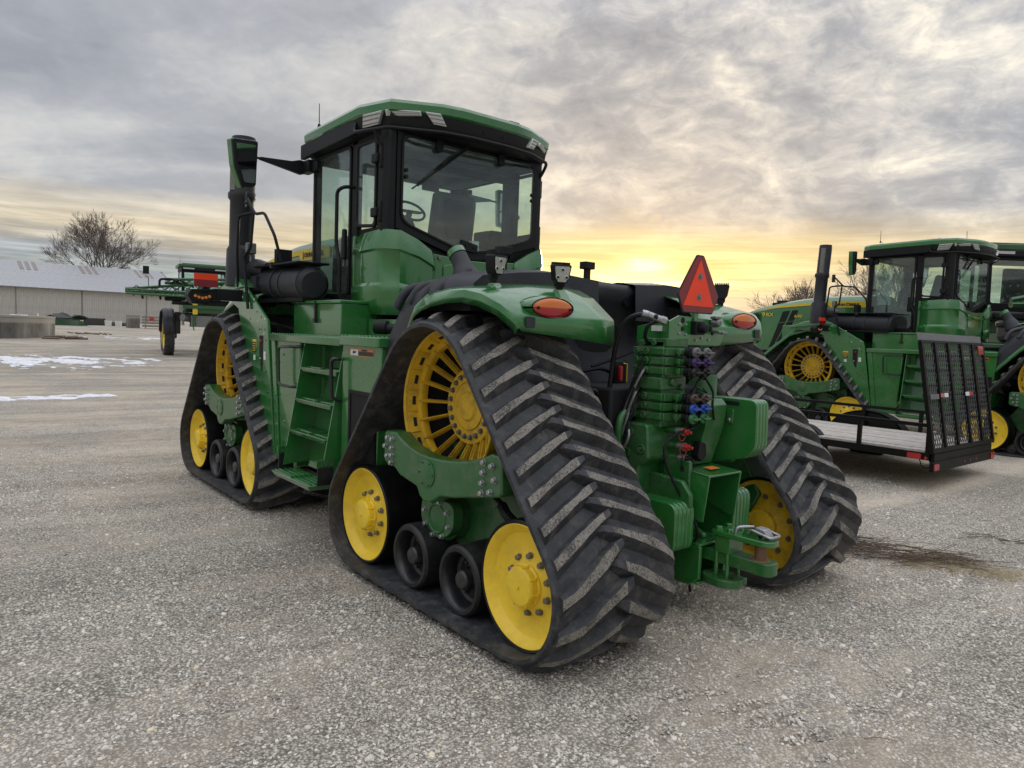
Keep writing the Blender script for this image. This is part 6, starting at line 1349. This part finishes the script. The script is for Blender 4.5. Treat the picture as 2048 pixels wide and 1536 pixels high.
# ------------------------------------------------------------------ long metal shed
MT['wallmetal'] = pbr('tan_wall_sheet', (.52, .495, .45), .6, dirt=(.38, .355, .32), dirtamt=.2, dscale=.8)
MT['roofmetal'] = pbr('galvanised_roof_sheet', (.40, .40, .41), .5, metal=.1, dirt=(.50, .50, .50), dirtamt=.45, dscale=1.2)
MT['skylight'] = pbr('old_skylight_sheet', (.25, .22, .19), .6)
MT['trim'] = pbr('shed_trim', (.16, .15, .14), .6)
shed = thing('long_shed', 'long low tan metal shed with pale ribbed roof at the far left', 'shed', (118.06, -4.2, 1.18))
y0, y1, EH, RH, HW = 16, -24, 4.70, 9.0, 14
q = MB(); q.box(.05, 2*HW, y1+.05, y0, 0, EH-.05); q.prism([(.05, EH-.05), (HW, RH-.1), (2*HW, EH-.05)], 'y', y1+.05, y0); q.make('wall', 'trim', shed)
wm = MB(); pw = .9; wm.box(-.0, .04, -pw/2, pw/2, 0, EH-.1)
for k in (-1, 0, 1): wm.prism([(0, k*pw/3-.06), (-.05, k*pw/3-.03), (-.05, k*pw/3+.03), (0, k*pw/3+.06)], 'z', 0, EH-.1)
base = None; n_ = int((y0-y1)/pw)
for k in range(n_):
    y = y0-pw*(k+.5)
    if base is None: base = wm.make('wall_panel', 'wallmetal', shed, loc=(0, y, 0))
    else: c = base.copy(); COL.objects.link(c); c.location = (0, y, 0)
SL = math.hypot(HW+.5, (RH-EH)); sa = math.atan2(RH-EH, HW)
rm = MB(); rm.box(0, SL, -pw/2, pw/2, 0, .03)
for k in (-1, 0, 1): rm.prism([(k*pw/3-.05, .03), (k*pw/3-.03, .075), (k*pw/3+.03, .075), (k*pw/3+.05, .03)], 'x', 0, SL) if False else rm.box(0, SL, k*pw/3-.035, k*pw/3+.035, .03, .07)
base = None; sky = (round((y0-1.5)/pw), round((y0+7)/pw)*0)
grp = set()
for yy in (-3.0, -11.8, -19.6):
    k0 = int((y0-yy)/pw); grp |= {k0, k0+1, k0+2}
for k in range(n_):
    y = y0-pw*(k+.5)
    if base is None: base = rm.make('roof_panel', 'roofmetal', shed, loc=(-.5, y, EH-.15)); base.rotation_euler = (0, -sa, 0)
    else: c = base.copy(); COL.objects.link(c); c.location = (-.5, y, EH-.15)
    if k in grp:
        s_ = MB(); s_.box(SL*.66, SL*.985, -pw*.28, pw*.28, .071, .085); o = s_.make('skylight_strip', 'skylight', shed, loc=(-.5, y, EH-.15)); o.rotation_euler = (0, -sa, 0)
q = MB(); q.box(HW, 2*HW+.5, y1, y0, 0, .05); far = MB(); far.hexa([(HW, y1, RH-.05), (HW, y0, RH-.05), (2*HW, y0, EH), (2*HW, y1, EH), (HW, y1, RH+.02), (HW, y0, RH+.02), (2*HW, y0, EH+.07), (2*HW, y1, EH+.07)]); far.make('far_roof', 'roofmetal', shed)
q = MB(); q.box(-.62, -.50, y1, y0, EH-.22, EH-.10); q.make('gutter', 'trim', shed)
for y in (-1.8+0, -9.8, -18.4, 6.5):
    q = MB(); q.box(-.10, -.04, y-.04, y+.04, 0, EH-.25); q.tube([(-.07, y, EH-.3), (-.55, y, EH-.16)], .05, 6); q.make('downspout', 'trim', shed)

# ------------------------------------------------------------------ concrete tank and the clutter by the shed
def conc():
    m, t, out = new_mat('stained_concrete'); b = t.node('ShaderNodeBsdfPrincipled'); P = t.node('ShaderNodeTexCoord').outputs['Object']
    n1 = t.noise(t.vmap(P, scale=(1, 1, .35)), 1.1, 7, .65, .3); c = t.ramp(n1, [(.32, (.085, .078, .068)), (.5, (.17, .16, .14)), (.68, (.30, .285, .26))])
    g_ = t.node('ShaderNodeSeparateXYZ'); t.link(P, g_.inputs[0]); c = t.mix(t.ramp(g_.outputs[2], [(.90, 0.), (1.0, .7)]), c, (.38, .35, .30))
    t.link(c, b.inputs['Base Color']); b.inputs['Roughness'].default_value = .9; t.link(b.outputs[0], out.inputs[0]); return m
MT['concrete'] = conc()
R_ = 8.0; ctr = Vector((52.0, 5.35, 0)); zc = ground_h(46, -1)
tank = thing('concrete_tank', 'low round stained concrete tank wall at the left edge', 'tank', (ctr.x, ctr.y, zc-.05))
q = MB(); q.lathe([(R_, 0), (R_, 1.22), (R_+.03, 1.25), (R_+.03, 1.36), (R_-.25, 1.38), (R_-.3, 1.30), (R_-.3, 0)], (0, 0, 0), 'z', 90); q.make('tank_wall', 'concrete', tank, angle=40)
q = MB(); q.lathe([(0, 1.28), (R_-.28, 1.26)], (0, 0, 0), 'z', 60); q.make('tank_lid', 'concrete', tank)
def small(nm, lab, cat, q, mat, loc, **k):
    o = q.make(nm, mat, None, **k); o.location = loc; tag(o, lab, cat); return o
MT['tancloth'] = pbr('tan_cover', (.40, .28, .20), .8); MT['timber'] = pbr('old_timber', (.17, .12, .085), .85, dirt=(.3, .27, .22), dirtamt=.4); MT['sheetgreen'] = pbr('green_sheet_metal', (.03, .13, .05), .4, coat=.3)
MT['tarp'] = pbr('dark_tarpaulin', (.03, .03, .03), .6, dirt=(.15, .14, .13), dirtamt=.5)
q = MB(); q.lathe([(.0, .52), (.25, .5), (.5, .36), (.62, .0)], (0, 0, 0), 'z', 18); small('covered_pump', 'tan covered lump sitting on the concrete tank lid', 'pump', q, 'tancloth', (47.2, 1.2, zc+1.27))
q = MB(); q.cyl((0, 0, 0), (0, 0, .26), .05, seg=10); small('vent_pipe', 'thin upright white pipe on the concrete tank lid', 'pipe', q, 'white', (47.6, -1.3, zc+1.24))
q = MB(); q.tube([(0, 0, .05), (.1, -.9, .05)], .06, 8); q.box(-.1, .1, -.5, -.35, .03, .15); small('loose_pipe', 'short white pipe lying flat on the concrete tank lid', 'pipe', q, 'white', (47.4, .1, zc+1.26))
def gz(x, y): return ground_h(x, y)
x, y = 80, -6.6; z_ = gz(x, y)
q = MB()
for k in range(6): q.hexa([(-1+.1*k, -1.7+.15*k, .12*k), (1-.1*k, -1.6, .12*k), (1, 1.6-.1*k, .12*k+.05), (-1, 1.8-.2*k, .12*k+.02), (-1+.1*k, -1.7+.15*k, .12*k+.09), (1-.1*k, -1.6, .12*k+.09), (1, 1.6-.1*k, .12*k+.15), (-1, 1.8-.2*k, .12*k+.11)])
small('sheet_metal_stack', 'stack of green metal sheets on the ground behind the concrete tank', 'metal sheets', q, 'sheetgreen', (x, y-.4, z_))
q = MB(); rows = []
for i in range(9):
    rows.append([(i*.3-1.2, j*.42-1.9, max(0, .35+.42*noise.noise(Vector((i*.9, j*.8, 3)))+.22*math.sin(j*.9+i*.4)-.05*abs(j-4.5)**1.4)) for j in range(11)])
q.grid(rows); small('dark_tarpaulin_heap', 'heap of crumpled dark tarpaulin on top of the green metal sheets', 'tarpaulin', q, 'tarp', (x, y-.4, z_+.60), solid=.04, angle=20)
q = MB(); q.box(-1, 1, -1.1, 1.1, 0, .75); q.hexa([(-1.1, -3.6, 0), (1, -3.6, 0), (1, -1.2, 0), (-1.1, -1.2, 0), (-1, -3.5, .34), (1, -3.5, .34), (1, -1.3, .42), (-1, -1.3, .42)]); small('grey_scrap_pile', 'grey scrap piled between the green sheets and the white buckets', 'scrap', q, 'tarp', (84, -9.9, gz(84, -9)), bevel=.08)
for k, (dy, nm) in enumerate(((0, 'left of the two small white buckets on the ground by the shed wall'), (-.95, 'right of the two small white buckets on the ground by the shed wall'))):
    q = MB(); q.lathe([(0, 0), (.28, 0), (.34, .62), (.36, .64), (.30, .64), (.28, .5), (0, .5)], (0, 0, 0), 'z', 18); b_ = q.make('bucket', 'white', None); b_.location = (80.5, -10.8+dy, gz(80, -11)); tag(b_, nm, 'bucket', 'white buckets by the shed')
MT['cratewood'] = pbr('grey_pallet_wood', (.26, .22, .19), .85)
q = MB()
for k in range(4): q.box(0, 1.2, -1.8, 1.3, .18+.30*k, .36+.30*k)
for yy in (-1.8, -.3, 1.2): q.box(-.03, 0, yy, yy+.12, 0, 1.35)
small('slatted_crate', 'low slatted wooden crate standing in front of the far right end of the shed', 'crate', q, 'cratewood', (76, -14.6, gz(76, -14)), bevel=.01)
q = MB(); q.box(0, 1.0, -.55, .55, 0, 1.25); q.box(-.02, 1.02, -.6, .6, 1.25, 1.32); small('pale_box', 'pale square box just left of the slatted crate', 'box', q, 'concrete', (77, -12.5, gz(77, -12)), bevel=.03)
q = MB(); q.box(-.02, 0, -.22, .22, 0, .34); small('safety_notice', 'small red and white notice leaning on the slatted crate', 'sign', q, 'redlens', (75.9, -13.9, gz(76, -14)+.8))
q = MB()
for k in range(7): q.tube([(RND.uniform(-.5, .5), -1.0+k*.25, .06+.06*(k % 3)), (RND.uniform(-.5, .5), .2+k*.2, .08+.07*(k % 2))], .06, 6)
small('timber_scraps', 'brown broken timber lying beside the concrete tank', 'timber', q, 'timber', (46.2, -2.7, gz(46, -2.7)))
q = MB()
for k in range(9): q.tube([(RND.uniform(-.9, .9), -1.4+k*.28, .03), (RND.uniform(-.9, .9), -1.2+k*.3, .05+.03*(k%3))], .04+.02*(k%2), 5)
small('dirt_clods', 'thin scatter of brown clods on the gravel before the shed', 'debris', q, 'timber', (55.8, -5.2, gz(56, -5)))

# ------------------------------------------------------------------ snow left on the yard
MT['snow'] = pbr('old_snow', (.80, .81, .84), .7, dirt=(.45, .42, .37), dirtamt=.9, dscale=2, bump=.5, bscale=9)
def snow_patch(nm, lab, cx, cy, lx, ly, th, step=.16, seed=0):
    q = MB(); idx = {}; vs = []; fs = []
    def ok(x, y):
        u = ((x-cx)/lx)**2+((y-cy)/ly)**2
        n = noise.noise(Vector((x*.5+seed, y*1.1, 0)))*.8+noise.noise(Vector((x*1.6, y*2.6+seed, 5)))*.6+noise.noise(Vector((x*5, y*6, seed)))*.25
        return 1-u+n-th
    def vid(i, j):
        if (i, j) not in idx:
            x, y = i*step, j*step; idx[(i, j)] = len(vs); vs.append((x, y, ground_h(x, y)+.004+.05*max(0, min(1, ok(x, y)*1.2))))
        return idx[(i, j)]
    for i in range(int((cx-lx*1.4)/step), int((cx+lx*1.4)/step)):
        for j in range(int((cy-ly*1.4)/step), int((cy+ly*1.4)/step)):
            if ok((i+.5)*step, (j+.5)*step) > 0: fs.append((vid(i, j), vid(i+1, j), vid(i+1, j+1), vid(i, j+1)))
    q.add(vs, fs); o = q.make(nm, 'snow', None, kind='stuff', angle=180); o['label'] = lab; return o
snow_patch('snow_patch', 'broad torn patch of old snow on the gravel left of the sprayer wheel', 27.0, 0.4, 4.4, 4.6, .72, .13, 3)
snow_patch('snow_patch', 'thin strip of snow on the gravel nearest the left edge', 14.6, 2.2, .75, 1.7, .55, .06, 11)
snow_patch('snow_patch', 'faint snow streak near the shed wall', 50, -7, 3.0, 4, .9, .2, 21)
snow_patch('snow_patch', 'small icy smear in the wheel rut at the bottom right', -2.33, 1.78, .17, .035, .55, .008, 5)

# ------------------------------------------------------------------ bare trees
MT['bark'] = pbr('bare_bark', (.075, .062, .055), .9, dscale=6); MT['twig'] = pbr('bare_twigs', (.13, .105, .09), .9)
def make_tree(label, loc, H, spread, limbs, seed, rmin, depth=6, cat='tree', group=None, lean=(0, 0), trunk=.12, name='bare_tree'):
    R2 = random.Random(seed); t = thing(name, label, cat, loc, 0, group); tk = MB(); cr = MB()
    def grow(p, d_, ln, r, lvl, mb):
        n = 3 if lvl < 3 else 2; pts = [p]; rs = [r]; dd = d_.copy(); q = p
        for i in range(n):
            dd = (dd+Vector((R2.gauss(0, .13), R2.gauss(0, .13), R2.gauss(.03, .09)))).normalized(); q = q+dd*ln/n; pts.append(q); rs.append(max(rmin, r*(1-.42*(i+1)/n)))
        mb.tube(pts, rs, 6 if lvl < 2 else 4 if lvl < 4 else 3, caps=False)
        if lvl >= depth: return
        k = 3 if lvl < depth-1 else 4
        for j in range(k):
            f_ = 1.0 if j == 0 else R2.uniform(.35, .95); i0 = min(n-1, int(f_*n)); pp = pts[i0].lerp(pts[i0+1], f_*n-i0) if f_ < 1 else pts[-1]
            ax_ = dd.orthogonal(); ax_.rotate(Matrix.Rotation(R2.uniform(0, 2*PI), 3, dd)); nd = dd.copy(); nd.rotate(Matrix.Rotation(R2.uniform(.25, .75) if j else R2.uniform(.05, .3), 3, ax_))
            nd.z += .06; nd.normalize(); grow(pp, nd, ln*R2.uniform(.60, .80), max(rmin, r*.55), lvl+1, cr)
    base_h = H*trunk; r0 = H*.020
    tk.tube([(0, 0, 0), (lean[0]*.2, lean[1]*.2, base_h*.5), (lean[0]*.3, lean[1]*.3, base_h)], [r0*1.5, r0*1.2, r0*1.1], 10, caps=False)
    for k in range(limbs):
        a = 2*PI*k/limbs+R2.uniform(-.3, .3); e = R2.uniform(.15, 1)*spread
        d_ = Vector((math.cos(a)*e*.8+lean[0]*.1, math.sin(a)*e+lean[1]*.1, 1)).normalized()
        grow(Vector((lean[0]*.3, lean[1]*.3, base_h*.95)), d_, H*.30*R2.uniform(.8, 1.1), r0*.62, 1, tk)
    tk.make('trunk', 'bark', t, angle=80); cr.make('crown', 'twig', t, angle=80); return t
make_tree('wide-crowned bare winter tree rising behind the roof of the tan shed', (140.5, -20.4, 1.0), 13.6, 1.1, 9, 5, .013, 7, trunk=.50)
make_tree('small faint bare tree top showing over the shed roof near the left edge', (170, -1.0, 1.0), 15.5, .7, 6, 9, .03, 6, trunk=.3)
make_tree('bare spreading tree behind the right tractor bonnet, left of its cab', (36.5, -68.5, 0), 8.8, 1.2, 8, 12, .010, 6, group=None, trunk=.18)
make_tree('bare upright tree seen through the side glass of the right tractor cab', (20.5, -52, 0), 8.6, .5, 8, 15, .010, 6, trunk=.2)
make_tree('bare thin tree close behind the right tractor door, right of the spreading one', (30.5, -62, 0), 7.4, .8, 7, 19, .010, 6, trunk=.2)

# ------------------------------------------------------------------ twigs and straw at the right
MT['stick'] = pbr('dark_twig', (.12, .088, .064), .85, dirt=(.28, .22, .15), dirtamt=.5, dscale=20); MT['straw'] = pbr('straw', (.52, .42, .24), .8)
def stick_heap(nm, lab, ax0, ax1, wid, n, mat, rr, seed, ln=(.2, .7), up_=.08):
    R2 = random.Random(seed); q = MB(); A, B = Vector(ax0), Vector(ax1); dr = (B-A).normalized(); sd_ = Vector((-dr.y, dr.x, 0)); Lg = (B-A).length
    for k in range(n):
        u = R2.random()**1.2; c = A+dr*Lg*u+sd_*R2.gauss(0, wid*(1-.45*u)); l_ = R2.uniform(*ln); a = R2.gauss(0, .22) if R2.random() < .8 else R2.uniform(-1.5, 1.5)
        d_ = dr*math.cos(a)+sd_*math.sin(a); z0 = ground_h(c.x, c.y)+R2.uniform(.005, up_*(1-.7*u)); tilt = R2.gauss(0, .07) if R2.random() < .93 else R2.uniform(.2, .7)
        p0 = c-d_*l_/2; p2 = c+d_*l_/2; pm_ = c+Vector((R2.gauss(0, .02), R2.gauss(0, .02), R2.gauss(0, .01)))
        p0.z = max(z0-tilt*l_*.3, ground_h(p0.x, p0.y)); pm_.z = z0+.01; p2.z = max(z0+tilt*l_*.5, ground_h(p2.x, p2.y)); r = R2.uniform(*rr)
        q.tube([p0, pm_, p2], [r, r*.85, r*.5], 4, caps=False)
        if R2.random() < .25: e = p2+Vector((R2.gauss(0, .06), R2.gauss(0, .06), R2.uniform(-.01, .06))); q.tube([pm_, e], [r*.6, r*.4], 3, caps=False)
    o = q.make(nm, mat, None, kind='stuff', angle=80); o['label'] = lab; return o
stick_heap('twig_litter', 'dark tangle of fallen twigs on the gravel behind the far rear belt', (-.55, -2.2, 0), (-1.62, -2.80, 0), .19, 230, 'stick', (.0015, .0038), 3, (.15, .6), .11)
stick_heap('straw_litter', 'pale straw mixed at the right end of the twig tangle', (-1.15, -2.5, 0), (-2.0, -2.75, 0), .15, 420, 'straw', (.0009, .0017), 4, (.03, .14), .03)
stick_heap('loose_twigs', 'few loose twigs scattered over the gravel at the far right', (-1.3, -3.6, 0), (-1.9, -3.9, 0), .08, 14, 'stick', (.002, .004), 8, (.15, .4), .04)
stick_heap('loose_twigs', 'few thin twigs lying on the open gravel in front', (1.2, 3.5, 0), (-2.6, .3, 0), .6, 12, 'stick', (.0012, .0022), 18, (.08, .2), .01)
